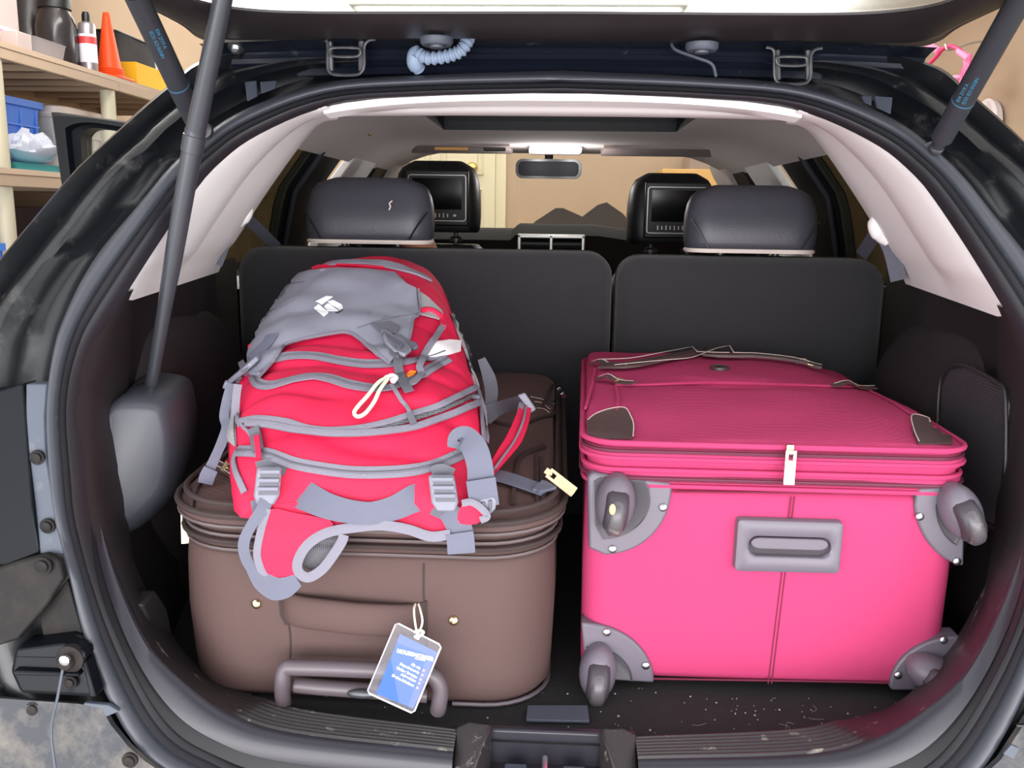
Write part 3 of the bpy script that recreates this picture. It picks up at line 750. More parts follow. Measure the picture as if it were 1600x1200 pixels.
g = MB(); P = smoothpts([PY(655, 108, 1.36), PY(648, 98, 1.35), PY(651, 84, 1.345), PY(668, 91, 1.34), PY(697, 88, 1.335), PY(720, 79, 1.33), PY(731, 62, 1.335), PY(733, 52, 1.35)], 12)
g.tube(P, [.0115 if i < 26 and i > 6 else (.0098 if i % 4 < 2 else .0075) for i in range(len(P))], 12); g.build('wiring_hose', M_hose, car)
g = MB(); g.tube(smoothpts([PY(1048, 66, 1.37), PY(1056, 78, 1.365), PY(1088, 90, 1.36), PY(1112, 100, 1.36), PY(1119, 120, 1.36)], 6), .0024, 7); g.build('washer_hose', M_greyp, car)
# light tabs in the gutter
for quad in (((382, 128), (400, 126), (402, 150), (386, 158)), ((406, 128), (432, 126), (430, 138), (408, 146)), ((1346, 150), (1362, 150), (1362, 165), (1350, 160)), ((1366, 150), (1395, 152), (1392, 178), (1370, 168))):
    g = MB(); g.prism([OP(a, b, .016) for a, b in quad], (0, .006, 0)); g.build('gutter_clip', M_greyp, car, bevel=.001)

# gas struts and the power arm
def strut(p, q, name):
    g = MB(); d = (q - p)
    g.tube([p + d * .0, p + d * .06, p + d * .062, p + d * 1.0], [.0085, .0085, .0135, .0135], 18); o = g.build(name, M_strut, car)
    g = MB(); g.ball(p - d.normalized() * .004, (.0095, .0095, .0095)); g.lathe(p + V((0, .03, -.004)), [(.011, 0), (.011, .01), (.005, .012), (.005, .03)], (0, -1, 0)); g.build('ball_joint', M_gunm, o)
    return o, d
sR, d = strut(PY(1465, 228, 1.215), PY(1603, -18, 1.03), 'gas_strut'); pR = PY(1465, 228, 1.215)
sL, dL = strut(PY(308, 196, 1.20), PY(210, -12, 1.03), 'gas_strut'); pL = PY(308, 196, 1.20)
for o, p, d, a0, s_ in ((sR, pR, d, .17, 'R'), (sL, pL, dL, .30, 'L')):
    ax = d.normalized()
    if s_ == 'L': ax_t = -ax; st = p + d * .80
    else: ax_t = ax; st = p + d * .36
    n_ = (CAM - st); n_ = (n_ - ax * n_.dot(ax)).normalized(); upv = n_.cross(ax_t)
    for j in range(2):
        a = text('8231 KD 0450N' if j == 0 else '034 2719 A', 'strut_lettering', M_cyan, o, st + n_ * .0139 + upv * (-.004 + .007 * j) - (ax_t * 0), ax_t, upv, .006)
    rr = p + d * (.33 if s_ == 'R' else .34)
    g = MB(); g.tube([rr, rr + ax * .0015], [.0138, .0138], 18); g.build('print_ring', M_cyan, o)
arm0 = PY(235, 610, 1.19); arm1 = PY(304, 212, 1.13); arm2 = PY(354, -30, 1.08)
arm1.y = 1.13
g = MB(); dd = arm1 - arm0
g.tube([arm0 - dd * .06, arm0 + dd * .35, arm0 + dd * .55, arm0 + dd * .9, arm0 + dd * .94, arm0 + dd * .942, arm0 + dd * 1.0, arm0 + dd * 1.002, arm0 + dd * 1.02], [.0085, .0095, .0115, .0125, .0125, .0138, .0138, .0128, .0128], 20)
g.tube([arm1 - (arm2 - arm1) * .02, arm2], [.0122, .0110], 20); g.build('power_tailgate_arm', M_arm, car)
poly = [(168, 655), (172, 632), (190, 622), (222, 626), (244, 636), (252, 660), (256, 700), (252, 760), (236, 795), (192, 836), (182, 805), (170, 720)]
g = MB(); base = smoothpts([PY(a, b, 1.12) for a, b in poly], 3, closed=True); cc = sum(base, V((0, 0, 0))) / len(base)
rows = []
for sc, dy in ((.80, -.004), (.90, 0), (.97, .008), (1.02, .022), (1.06, .05), (1.08, .16)):
    rows.append([V((cc.x + (p.x - cc.x) * sc - (.03 if dy > .1 else 0), p.y + dy + .45 * (p.x - cc.x), cc.z + (p.z - cc.z) * sc)) for p in base])
g.grid(rows, cu=True, cap=True); md_ = g.build('power_arm_cover', M_module, car, angle=60)
g = MB(); g.lathe(arm0 + V((0, 0, -.006)), [(.026, -.004), (.026, .004), (.018, .010), (.012, .010), (.011, .002)], dd, 20); g.build('arm_boot', M_rubd, md_)

# lower left corner of the opening: plastic strip, brackets, bolts, bumper
def plate(name, poly, off, th, m, bev=.002, parent=car, sm=0):
    P = [OP(a, b, off) for a, b in poly]
    if sm: P = smoothpts(P, sm, closed=True)
    g = MB(); g.prism(P, (0, th, 0)); return g.build(name, m, parent, bevel=bev)
plate('jamb_strip', [(40, 600), (74, 600), (70, 650), (72, 715), (84, 778), (98, 825), (108, 868), (62, 866), (48, 800), (39, 700)], -.004, .02, M_greyp)
def screw(px, py, off, r, m=M_gunm):
    c = OP(px, py, off); g = MB(); g.lathe(c, [(r * 1.5, -.002), (r * 1.5, .001), (r, .001), (r, .004), (r * .5, .005)], (0, -1, 0), 16); return g.build('screw', m, car)
screw(58, 715, -.006, .006, M_brack); screw(74, 822, -.006, .006, M_brack)
plate('side_rail', [(-60, 880), (-60, 610), (-6, 612), (36, 600), (44, 700), (50, 790), (62, 864), (10, 884)], -.006, .03, M_bodyb)
plate('upper_bracket', [(-10, 890), (40, 874), (70, 866), (92, 876), (99, 905), (70, 950), (28, 1000), (-10, 1012)], -.022, .012, M_brack, .003)
screw(67, 884, -.026, .007, M_brack)
plate('reinforcement_panel', [(60, 960), (90, 925), (104, 905), (128, 985), (132, 1012), (70, 1012)], -.004, .02, M_brack)
plate('light_mount', [(22, 1012), (100, 1002), (132, 1014), (138, 1050), (152, 1092), (30, 1086), (14, 1050)], -.03, .035, M_bodyb, .006)
for q in (((26, 1015), (98, 1006), (132, 1018), (134, 1030), (24, 1028)), ((20, 1048), (122, 1052), (124, 1058), (20, 1056)), ((128, 1035), (134, 1035), (150, 1090), (140, 1090))):
    plate('mount_rib', q, -.04, .02, M_bodyb, .002)
c = OP(108, 1031, -.04); g = MB(); g.lathe(c, [(.016, -.008), (.016, 0), (.009, .003), (.009, .008), (.007, .011)], (0, -1, 0), 18); g.build('washer', M_brack, car)
c = OP(103, 1030, -.052); g = MB(); g.lathe(c, [(.006, 0), (.006, .004), (.003, .006)], (0, -1, 0), 12); g.build('bolt', M_steel, car)
screw(110, 1066, -.034, .005, M_brack); screw(122, 1002, -.012, .005, M_brack); screw(52, 1108, -.02, .006, M_brack); screw(203, 1188, -.04, .006, M_brack)
g = MB(); g.tube(smoothpts([OP(98, 1046, -.042), OP(90, 1090, -.045), OP(80, 1140, -.045), OP(86, 1200, -.045)], 5), .0016, 6); g.build('cable', M_greyp, car)
plate('pale_patch_panel', [(132, 1098), (170, 1102), (186, 1112), (118, 1140), (108, 1132)], -.022, .006, M_greyp, .001)
def bump_grid(s, poly, off):
    g = MB()
    def sf(px, py):
        p = OP(px, py, off); return p, V((0, -1, .35)).normalized()
    patch(g, poly, sf, 0, .01, 16); return g.build('bumper_cover', M_dirty, car)
bump_grid(-1, [(-80, 1080), (0, 1088), (60, 1092), (130, 1097), (165, 1104), (180, 1130), (206, 1162), (232, 1185), (262, 1206), (330, 1226), (330, 1290), (-80, 1290)], -.012)
bump_grid(1, [(1720, 990), (1645, 1040), (1612, 1096), (1585, 1140), (1556, 1184), (1520, 1216), (1440, 1240), (1440, 1290), (1720, 1290)], -.012)
for q in (((1568, 1178), (1580, 1164), (1592, 1170), (1584, 1186)), ((1588, 1133), (1620, 1133), (1620, 1136), (1590, 1136))):
    plate('pale_fleck', q, -.026, .003, M_greyp if q[0][0] < 1580 else M_blk, 0)

# open rear left door seen outside
g = MB(); yd = 2.2
def D(a, b): return PY(a, b, yd)
outer = [D(80, 174), D(200, 190), D(262, 200), D(262, 420), D(115, 420), D(98, 300)]
inner = [D(130, 208), D(150, 200), D(200, 208), D(250, 214), D(250, 390), D(142, 390), D(132, 300), D(127, 230)]
O = [V((p.x, yd, p.z)) for p in outer]; I = [V((p.x, yd, p.z)) for p in inner]
def rs(P, n=40):
    L = [0]; 
    for i in range(len(P)): L.append(L[-1] + (P[(i + 1) % len(P)] - P[i]).length)
    out = []
    for k in range(n):
        d = L[-1] * k / n; i = max(j for j in range(len(P)) if L[j] <= d); out.append(P[i].lerp(P[(i + 1) % len(P)], (d - L[i]) / (L[i + 1] - L[i])))
    return out
ci = sum(I, V((0, 0, 0))) / len(I)
Ii = smoothpts(I, 5, closed=True); Oo = []
for p in Ii:                                            # matching outer point along the same bearing
    d = p - ci; best = None
    for a in range(len(O)):
        A, B = O[a], O[(a + 1) % len(O)]; e = B - A; den = d.x * e.z - d.z * e.x
        if abs(den) < 1e-9: continue
        t = ((A.x - ci.x) * e.z - (A.z - ci.z) * e.x) / den; u = ((A.x - ci.x) * d.z - (A.z - ci.z) * d.x) / den
        if t > 0 and -1e-6 <= u <= 1 + 1e-6 and (best is None or t < best): best = t
    Oo.append(ci + d * (best or 1.1))
g.grid([[p + V((0, .05, 0)) for p in Ii], Ii, [p.lerp(q, .35) + V((0, .004, 0)) for p, q in zip(Ii, Oo)], [p.lerp(q, .45) + V((0, -.012, 0)) for p, q in zip(Ii, Oo)], [p.lerp(q, .85) + V((0, -.012, 0)) for p, q in zip(Ii, Oo)], Oo, [p + V((0, .05, 0)) for p in Oo]], cu=True, cv=True)
od = g.build('rear_door', M_bodyb, car, angle=40)
g = MB(); g.prism([p + V((0, .03, 0)) for p in Ii], (0, .004, 0)); g.build('door_window', M_tint if False else M_clear, od)
a_, b_ = D(115, 420), D(262, 420)
g = MB(); g.box(((a_.x - .70) / 2, yd + .03, .70), (abs(a_.x + .70), .12, .95)); g.build('door_shell', M_paint, od, bevel=.02)
# ------------------------------------------------------------------ suitcases
M_pink = mat('crimson_nylon', (184, 57, 103), .8, var=.05, vs=5, bump=.3, bs=330, kind='weave', spec=.3)
M_pinkd = mat('dark_crimson_tape', (120, 32, 62), .7, bump=.5, bs=500, kind='weave')
M_wine = mat('wine_red_coil', (96, 40, 62), .4)
M_brown = mat('brown_nylon', (84, 63, 60), .72, var=.05, vs=5, bump=.3, bs=330, kind='weave')
M_browd = mat('dark_brown_tape', (58, 45, 44), .65, bump=.4, bs=500, kind='weave')
M_coil = mat('zip_coil_brown', (98, 86, 86), .35)
M_lthr = mat('brown_leather_trim', (82, 62, 62), .45, bump=.2, bs=300)
M_stitch = mat('cream_stitching', (205, 190, 180), .8)
M_gold = mat('pale_gold_metal', (226, 208, 170), .25, 1)
M_guard = mat('grey_guard_plastic', (98, 91, 102), .42, var=.05, bump=.1, bs=700, dirt=((150, 145, 150), 60, .66, .78, .4))
M_guard_shade = mat('shaded_guard_plastic', (58, 53, 60), .5)  # darker copy of the guard plastic, imitates shade in wells and fork slots
M_wheel = mat('grey_wheel_rubber', (82, 78, 82), .35, dirt=((170, 160, 145), 50, .56, .68, .6))
M_grip = mat('mauve_grip_plastic', (86, 76, 82), .38, bump=.05, bs=600)
M_glue = mat('dried_glue', (215, 180, 130), .7)

def case_surface(cx, y0, y1, w, z0, z1, r, bulge_top, fn=None):
    """soft body: list of (z, inset) rings, closed by a bulging lid"""
def loftcase(cx, y0, w, L, rings, r, top=None, wob=.002, seed=0):
    g = MB(); rows = []; cy = y0 + L / 2; off = V((seed * 3.1, seed, 0))
    for z, ins in rings:
        rows.append([V((a, b, z)) for a, b in rrect(cx, cy, w - 2 * ins, L - 2 * ins, max(r - ins, .01), 8)])
    if top:
        zt, insl, tf = top
        base = rrect(cx, cy, w - 2 * insl, L - 2 * insl, max(r - insl, .01), 8)
        for sc in (1, .97, .93, .87, .8, .72, .64, .56, .48, .4, .32, .24, .16, .08, .01):
            rows.append([V((cx + (a - cx) * sc, cy + (b - cy) * sc, zt + tf((a - cx) * sc / (w / 2), (b - cy) * sc / (L / 2)))) for a, b in base])
    for row in rows:
        for p in row:
            n1 = noise.noise(p * 6 + off); p.x += n1 * wob * 1.5; p.y += noise.noise(p * 5 + off * 2) * wob * 1.5
    g.grid(rows, cu=True, cap=True)
    return g
def loop(cx, y0, w, L, z, ins, r, dz=0):
    return [V((a, b, z)) for a, b in rrect(cx, y0 + L / 2, w - 2 * ins, L - 2 * ins, max(r - ins, .01), 8)]
def teeth(g, P, r, every=.0042, mi=0, h=.0016):
    """zip teeth: little cross bars along a polyline, near end of the case only"""
    acc = 0
    for i in range(len(P)):
        a, b = P[i], P[(i + 1) % len(P)]
        if i == len(P) - 1: break
        L = (b - a).length; t = (b - a).normalized() if L > 0 else V((1, 0, 0))
        while acc < L:
            c = a + t * acc; n = V((0, 0, 1)); o = t.cross(n).normalized()
            g.box(c, (.0012, .0026, h * 2), Matrix((t, o, n)).transposed(), mi); acc += every
        acc -= L
def zip_pull(parent, p, d, nrm, L=.036, wd=.012, m=None):
    """slider + flat tab with a slot"""
    d = V(d).normalized(); nrm = V(nrm).normalized(); s = d.cross(nrm).normalized()
    Rm = Matrix((s, d, nrm)).transposed()
    g = MB(); g.box(p, (.009, .012, .006), Rm); g.tube([p + nrm * .004 + d * .004 + s * .004 * math.cos(a) + d * 0 + nrm * .004 * math.sin(a) for a in [i * .7 for i in range(9)]], .0012, 5)
    sl = g.build('zip_slider', m or M_gold, parent, bevel=.001)
    q = p + nrm * .006
    out = [(-wd / 2, .002), (-wd / 2 + .003, 0), (wd / 2 - .003, 0), (wd / 2, .002), (wd / 2, L), (-wd / 2, L)]
    inn = [(-.0025, .005), (.0025, .005), (.0025, .013), (-.0025, .013)]
    g = MB(); o4 = [(-wd / 2, 0), (wd / 2, 0), (wd / 2, L), (-wd / 2, L)]
    def W(a, b, h): return q + s * a + d * b + nrm * h
    i4 = [(-.003, .004), (.003, .004), (.003, .012), (-.003, .012)]
    g.grid([[W(a, b, 0) for a, b in i4], [W(a, b, .0022) for a, b in i4], [W(a, b, .0022) for a, b in o4], [W(a, b, 0) for a, b in o4]], cu=True, cv=True)
    g.build('zip_tab', m or M_gold, sl, bevel=.0006); return sl

# ---- brown case
BX, BY, BW, BL, BZ0 = -.232, 1.02, .475, .71, .690
brown = thing('suitcase', 'dark brown fabric suitcase lying flat under the red backpack', 'suitcase', (BX, BY + BL / 2, BZ0))
def btop(u, v): return .028 * (1 - abs(u) ** 2.6) * (1 - abs(v) ** 3) + .018 * (v > -2) * (v + 1) / 2 + .006 * noise.noise(V((u * 3, v * 4, 2)))
g = loftcase(BX, BY, BW, BL, [(BZ0, .03), (BZ0 + .004, .012), (BZ0 + .016, .002), (BZ0 + .05, 0), (.80, -.003), (.86, -.002), (.884, 0), (.890, .005)], .085)
bbody = g.build('case_body', M_brown, brown, angle=60); gb_body = g
def tilt(P): 
    for p in P: p.z += .030 * (p.y - BY) / BL * min(1, max(0, (p.z - .88) / .05))
    return P
g = loftcase(BX, BY, BW, BL, [(.889, .006), (.896, -.002), (.902, -.006), (.906, .0), (.912, .004), (.918, -.004), (.930, -.012), (.937, -.010), (.941, -.002), (.944, .002)], .09, (.946, .004, btop))
tilt(g.v); lid = g.build('lid', M_brown, brown, angle=60); gb_lid = g
g = MB()
for z, ins, r in ((.904, -.007, .0035), (.939, -.013, .0042), (.9505, -.002, .0038)):
    P = tilt(loop(BX, BY, BW, BL, z, ins, .09)); g.tube(P, r, 8, closed=True)
g.build('lid_piping', M_browd, brown)
g = MB()
for z, ins in ((.893, -.003), (.911, -.003), (.9255, -.012)):
    P = tilt(loop(BX, BY, BW, BL, z, ins, .09)); g.tube(P, .0022, 6, closed=True)
    Q = [p + V((0, 0, 0)) for p in P]; k = len(Q)
    order = sorted(range(k), key=lambda i: math.atan2(Q[i].y - (BY + BL / 2), Q[i].x - BX)); Q = [Q[i] for i in order]
    Q = [p for p in Q if p.y < BY + .35]
    teeth(g, Q, .002)
g.build('zip', M_coil, brown, kind='stuff')
sb = bvh_surf(gb_body, 1.05); sl_ = bvh_surf(gb_lid, 1.2)
g = MB(); strip(g, [(662, 880), (662, 930), (664, 948)], sb, .0018, 0, .0012); strip(g, [(451, 972), (454, 1000), (453, 1032)], sb, .0018, 0, .0012); strip(g, [(664, 948), (666, 1000), (668, 1035)], sb, .0018, 0, .0010)
g.build('stitched_seam', M_browd, bbody)
# top carry handle: padded roll; dark patches paint the shade in its pocket ends
g = MB(); L_, R_ = PY(443, 948, 1.016), PY(662, 968, 1.016)
P = [L_.lerp(R_, t) for t in [i / 14 for i in range(15)]]
for i, p in enumerate(P): p.y += -.020 * math.sin(math.pi * min(1, max(0, (i / 14)))) ** .4 + .006
rows = []
for p in P:
    rows.append([p + V((0, -.009 * math.cos(a), .021 * math.sin(a) + noise.noise(p * 20) * .001)) for a in [2 * math.pi * j / 16 for j in range(16)]])
g.grid(rows, cu=True, cap=True); g.build('carry_handle', M_brown, brown, angle=70)
g = MB(); 
for q in ([(436, 932), (446, 930), (450, 950), (452, 974), (446, 976), (438, 960)], [(655, 942), (667, 938), (668, 985), (662, 990), (656, 970)]): patch(g, q, sb, .0005, .0015, 8)
g.build('handle_end_shade', M_browd, brown)
for a, b in ((401, 943), (709, 969)):
    c, n = sb(a, b); g = MB(); g.lathe(c, [(.0065, 0), (.0065, .002), (.005, .0042), (.002, .0052)], n, 16); g.build('stud', M_gold, brown)
# telescopic grip at the base
hy = .985
def hp(a, b, y=hy): return PY(a, b, y)
g = MB(); g.tube(smoothpts([hp(443, 1100, 1.0), hp(441, 1070), hp(446, 1045), hp(470, 1043), hp(560, 1046), hp(650, 1051), hp(676, 1056), hp(688, 1075), hp(686, 1100, .985), hp(684, 1110, .99)], 6), .0098, 12)
g.build('pull_handle', M_grip, brown)
g = MB(); g.tube([hp(462, 1070, 1.0), hp(500, 1074, .998), hp(600, 1081, .998), hp(668, 1086, 1.0)], .0095, 12); hb = g.build('handle_crossbar', M_grip, brown)
g = MB(); c = hp(566, 1084, .987); g.ball(c, (.019, .006, .006)); g.build('release_button', M_gunm, hb)
g = MB(); P = [p for p in loop(BX, BY, BW, BL, BZ0 + .006, .004, .085) if p.y < BY + .2 and p.x > BX + .1]; P.sort(key=lambda p: p.x + (p.y - BY) * .5); g.tube(P, .003, 6); g.build('base_piping', M_grip, brown)
# lid details seen around the backpack
g = MB()
for q in ([(757, 655), (800, 667), (842, 655), (868, 640), (872, 560)], [(800, 790), (806, 745), (815, 715), (850, 700)], [(838, 715), (838, 745), (840, 790)], [(845, 718), (846, 745), (848, 790)], [(846, 640), (868, 590), (870, 572)], [(300, 800), (310, 760), (345, 722), (370, 700)]):
    strip(g, q, sl_, .006, .001, .003, crown=.001)
g.build('lid_seam', M_browd, lid)
g = MB(); patch(g, [(841, 560), (850, 580), (860, 570), (875, 566), (890, 572), (892, 588), (888, 578), (872, 575), (886, 566), (862, 558)], sl_, .001, .0015, 5); g.build('leather_corner', M_lthr, lid)
g = MB(); 
for q in ([(842, 559), (846, 574), (851, 581), (862, 570), (878, 566), (890, 572)], [(834, 630), (845, 632), (858, 642)], [(838, 640), (850, 642), (858, 648)]): strip(g, q, sl_, .0014, .003, .0006)
g.build('cream_stitches', M_stitch, lid)
g = MB(); strip(g, [(318, 728), (336, 730), (352, 738), (372, 750)], sl_, .014, .003, .004, crown=.001); sh = g.build('side_handle', M_lthr, lid)
g = MB(); strip(g, [(319, 724), (336, 726), (352, 733), (374, 745)], sl_, .0014, .0085, .0006); strip(g, [(318, 733), (336, 735), (352, 743), (370, 755)], sl_, .0014, .0085, .0006); g.build('cream_stitches', M_stitch, sh)
c, n = sl_(356, 741); g = MB(); g.tube([c + n * .012 + V((-.004, 0, -.006)), c + n * .012 + V((.004, 0, .006))], .004, 8); g.tube(smoothpts([c + n * .01, c + n * .012 + V((.015, -.01, -.004)), c + n * .008 + V((.02, -.012, -.006))], 4), .0018, 6); g.build('handle_ring', M_gold, sh)
p0 = PY(857, 738, 1.12); d_ = PY(893, 766, 1.095) - p0
zip_pull(brown, p0, d_, CAM - p0, .047, .014)
p0 = PY(289, 800, 1.10); zip_pull(brown, p0, PY(290, 850, 1.095) - p0, CAM - p0, .042, .011)
p0 = PY(880, 618, 1.55); zip_pull(brown, p0, (-.3, -.2, .5), CAM - p0, .018, .006, M_steel)
p0 = PY(790, 652, 1.45); zip_pull(brown, p0, (-.5, -.2, -.2), CAM - p0, .018, .005, M_gold)

# ---- luggage tag on the carry handle
tagc = thing('luggage_tag', 'blue luggage tag in a clear sleeve hanging from the brown suitcase handle', 'luggage tag', PY(632, 1040, .962))
ty = .962
sleeve = [PY(a, b, y) for a, b, y in ((618, 975, .966), (623, 974, .966), (686, 1006, .966), (689, 1011, .966), (648, 1110, .950), (643, 1113, .950), (577, 1083, .954), (575, 1078, .954))]
pn = (sleeve[4] - sleeve[1]).cross(sleeve[2] - sleeve[1]).normalized()
if pn.y > 0: pn = -pn
g = MB(); g.prism([p + pn * .0008 for p in sleeve], pn * .0006); g.build('clear_sleeve', glass('clear_vinyl', (.95, .95, .97), .02, .3, haze=.05), tagc)
g = MB(); g.tube([p + pn * .0009 for p in sleeve], .0011, 5, closed=True); g.build('sleeve_rim', mat('frosted_vinyl', (205, 200, 214), .3), tagc)
def onpl(a, b, h=0):
    d = ray(a, b); t = (sleeve[0] - CAM).dot(pn) / d.dot(pn); return CAM + d * t + pn * h
card = [onpl(a, b) for a, b in ((625, 991), (683, 1019), (646, 1107), (588, 1084))]
g = MB(); g.prism(card, pn * -.0006); cd_ = g.build('printed_card', mat('blue_card', (22, 78, 196), .5, var=.03, vs=20), tagc)
M_wp = mat('white_print', (245, 246, 250), .5); M_rp = mat('pink_print', (240, 150, 190), .5)
def line(s, a, b, size, m=M_wp, bold=.0002, al='LEFT', dirx=(57, 28)):
    o = onpl(a, b, .0004); x = onpl(a + dirx[0], b + dirx[1], .0004) - o; x.normalize(); up = onpl(a + 15, b - 30, .0004) - o; up = pn.cross(x)
    if up.z < 0: up = -up
    return text(s, 'card_lettering', m, cd_, o, x, up, size, .00012, al, bold)
line('HOUSEWORKER', 620, 1019, .0058, bold=.0004, dirx=(55, 13)); line('.COM', 648, 1029, .0048, bold=.0003, dirx=(55, 13))
for i, (s, a, b) in enumerate((('PR ads', 656, 1046), ('Print Materials', 654, 1053), ('Online Training', 651, 1060), ('Advertising', 649, 1066), ('Design Solutions', 646, 1073))):
    line(s, a, b, .0042, al='RIGHT'); line('x' if i < 3 else 'o', a + 4, b + 2, .0048, M_rp, .0003)
g = MB()
top = PY(655, 944, .985)
g.tube(smoothpts([onpl(652, 990, .003), PY(648, 968, .966), PY(647, 952, .978), PY(649, 944, .990)], 5), .0013, 6)
g.tube(smoothpts([onpl(654, 990, .003), PY(660, 972, .966), PY(657, 954, .978), PY(654, 944, .990)], 5), .0013, 6)
g.tube(smoothpts([onpl(648, 986, .004), onpl(656, 982, .008), onpl(662, 986, .005), onpl(656, 991, .007), onpl(649, 993, .003), onpl(655, 997, .002)], 5), .0019, 7)
g.build('clear_loop', mat('milky_vinyl_loop', (228, 224, 205), .35), tagc)

# ---- pink case
QX, QY, QW, QL, QZ0 = .2775, 1.09, .468, .62, .703
pink = thing('suitcase', 'crimson pink fabric suitcase lying flat with its four wheels facing out', 'suitcase', (QX, QY + QL / 2, QZ0))
g = loftcase(QX, QY, QW, QL, [(QZ0, .014), (QZ0 + .003, .005), (QZ0 + .012, .0), (.76, 0), (.85, -.001), (.93, 0), (.955, .001), (.962, .006)], .032, wob=.0012, seed=1)
def shr(P):
    for p in P: p.x = QX + (p.x - QX) * (1 + .06 * (p.z - .83) * 0) + (p.y - QY) * .03
    return P
shr(g.v); qbody = g.build('case_body', M_pink, pink, angle=60); gq = g
def qtop(u, v):
    b = .012 * (1 - abs(u) ** 3) * (1 - abs(v) ** 3) + .006 * (v + 1)
    b += .006 * noise.noise(V((u * 2.2, v * 3, 5))) - .010 * math.exp(-((v + .05) / .06) ** 2) * (1 - u * u) - .012 * max(0, (u - .3)) * max(0, v + .3)
    return b
def qt(P):
    for p in P: p.z += .006 * (p.y - QY) / QL - .018 * max(0, (p.x - .42)) / .1 * max(0, min(1, (p.y - 1.3) / .3)) * (p.z > .98)
    return shr(P)
g = loftcase(QX, QY, QW, QL, [(.962, .007), (.966, .001), (.974, -.004), (.982, -.005), (.988, .001), (.994, .001), (1.000, -.006), (1.007, -.006), (1.011, .001), (1.015, .001), (1.019, -.005), (1.023, -.001)], .04, (1.025, .004, qtop), wob=.0012, seed=1)
qt(g.v); qlid = g.build('lid', M_pink, pink, angle=60); gql = g
g = MB()
for z, ins, r in ((.968, -.004, .003), (.988, -.004, .0032), (1.0035, -.007, .003), (1.0225, -.006, .0036)): g.tube(qt(loop(QX, QY, QW, QL, z, ins, .04)), r, 8, closed=True)
g.build('lid_piping', M_pink, pink)
g = MB()
for z, ins in ((.978, -.005), (1.012, -.003)):
    P = qt(loop(QX, QY, QW, QL, z, ins, .04)); g.grid([[p + V((0, 0, -.0045)) for p in P], [V((QX + (p.x - QX) * 1.004, QY + .2 + (p.y - QY - .2) * 1.006, p.z)) for p in P], [p + V((0, 0, .0045)) for p in P]], cu=True)
g.build('zip_tape', M_pinkd, pink)
g = MB()
for z, ins in ((.978, -.0075), (1.012, -.0055)):
    P = qt(loop(QX, QY, QW, QL, z, ins, .04)); g.tube(P, .0019, 6, closed=True)
    Q = sorted(P, key=lambda p: math.atan2(p.y - (QY + QL / 2), p.x - QX)); Q = [p for p in Q if p.y < QY + .25]; teeth(g, Q, .002)
g.build('zip', M_wine, pink, kind='stuff')
def W_(x, z, y=0): return V((QX + x, QY + y, z))
# centre seam, upper seam
g = MB()
for dx in (0, .006):
    P = [PY(1236 + dx * 900 - 36 * t, 776 + 292 * t, QY - .001) for t in [i / 12 for i in range(13)]]; g.ribbon(P, V((0, -1, 0)), .0014, .0008)
P = [PY(1054 + 372 * t, 768 + 3 * t, QY - .0005) for t in [i / 12 for i in range(13)]]; g.ribbon(P, V((0, -1, 0)), .0022, .0012)
P = [PY(1020 + 380 * t, 1060 + 6 * t, QY - .0005) for t in [i / 12 for i in range(13)]]; g.ribbon(P, V((0, -1, 0)), .0022, .0012)
g.build('stitched_seam', M_pinkd, qbody)
# corner guards with castors; dark plates stand for the shade in the wells
def F_(a, b, y): return PY(a, b, y)
def guard(poly, well, wr, fork_c, tilt_a, rivets, dome):
    yf = QY - .004
    P = smoothpts([F_(a, b, yf) for a, b in poly], 1)
    g = MB(); c = sum(P, V((0, 0, 0))) / len(P)
    g.prism([p + V((0, -.002, 0)) for p in P], (0, .03, 0)); o = g.build('corner_guard', M_guard, pink, bevel=.003)
    g = MB()
    W = [F_(a, b, yf - .0025) for a, b in well]; wc_ = sum(W, V((0, 0, 0))) / len(W)
    g.grid([W, [p + V((0, -.002, 0)) for p in W], [wc_ + (p - wc_) * .95 + V((0, -.002, 0)) for p in W], [wc_ + (p - wc_) * .9 + V((0, -.0012, 0)) for p in W]], cu=True, cap=True); g.build('castor_well_shade', M_guard_shade, o)
    for a, b in rivets:
        rc = F_(a, b, yf - .003); g = MB(); g.lathe(rc, [(.0052, 0), (.0050, .0018), (.0035, .003), (.001, .0036)], (0, -1, 0), 14); g.build('rivet', M_steel, o)
    # castor: a hooded fork, a dark solid imitating its shaded slot, and the rubber wheel
    A = Matrix.Rotation(math.radians(tilt_a), 3, 'Y'); fc = F_(fork_c[0], fork_c[1], yf - .014)
    g = MB(); rows = []
    for i in range(13):                                 # hood: two halves with a slot between them
        th = math.pi * i / 12
        rows.append([fc + A @ V((.024 * math.sin(th) * math.cos(a), -.026 * math.sin(th) * max(0, math.sin(a)) + (.012 if math.sin(a) < -.01 else 0), -.037 * math.cos(th))) for a in [2 * math.pi * j / 24 for j in range(24)]])
    g.grid(rows, cu=True); k = g.build('castor_fork', M_guard, o, angle=60)
    wcn = fc + A @ V((0, -.010, -.009)); rr_ = .0285
    for nm, hw, R0_, m_ in (('fork_slot_shade', .0140, .0285, M_guard_shade), ('castor_wheel', .0098, rr_, M_wheel)):
        g = MB(); rows = []
        wy = V((0, .0, .004)) if nm == 'fork_slot_shade' else V((0, -.004, 0))
        for t, q in ((-1, .3), (-1, .7), (-.9, .86), (-.6, .97), (-.2, 1), (.2, 1), (.6, .97), (.9, .86), (1, .7), (1, .3)):
            rows.append([wcn + A @ (wy + V((t * hw, R0_ * q * math.cos(2 * math.pi * i / 28), R0_ * q * math.sin(2 * math.pi * i / 28)))) for i in range(28)])
        g.grid(rows, cu=True, cap=True); g.build(nm, m_, o, angle=50)
    return o
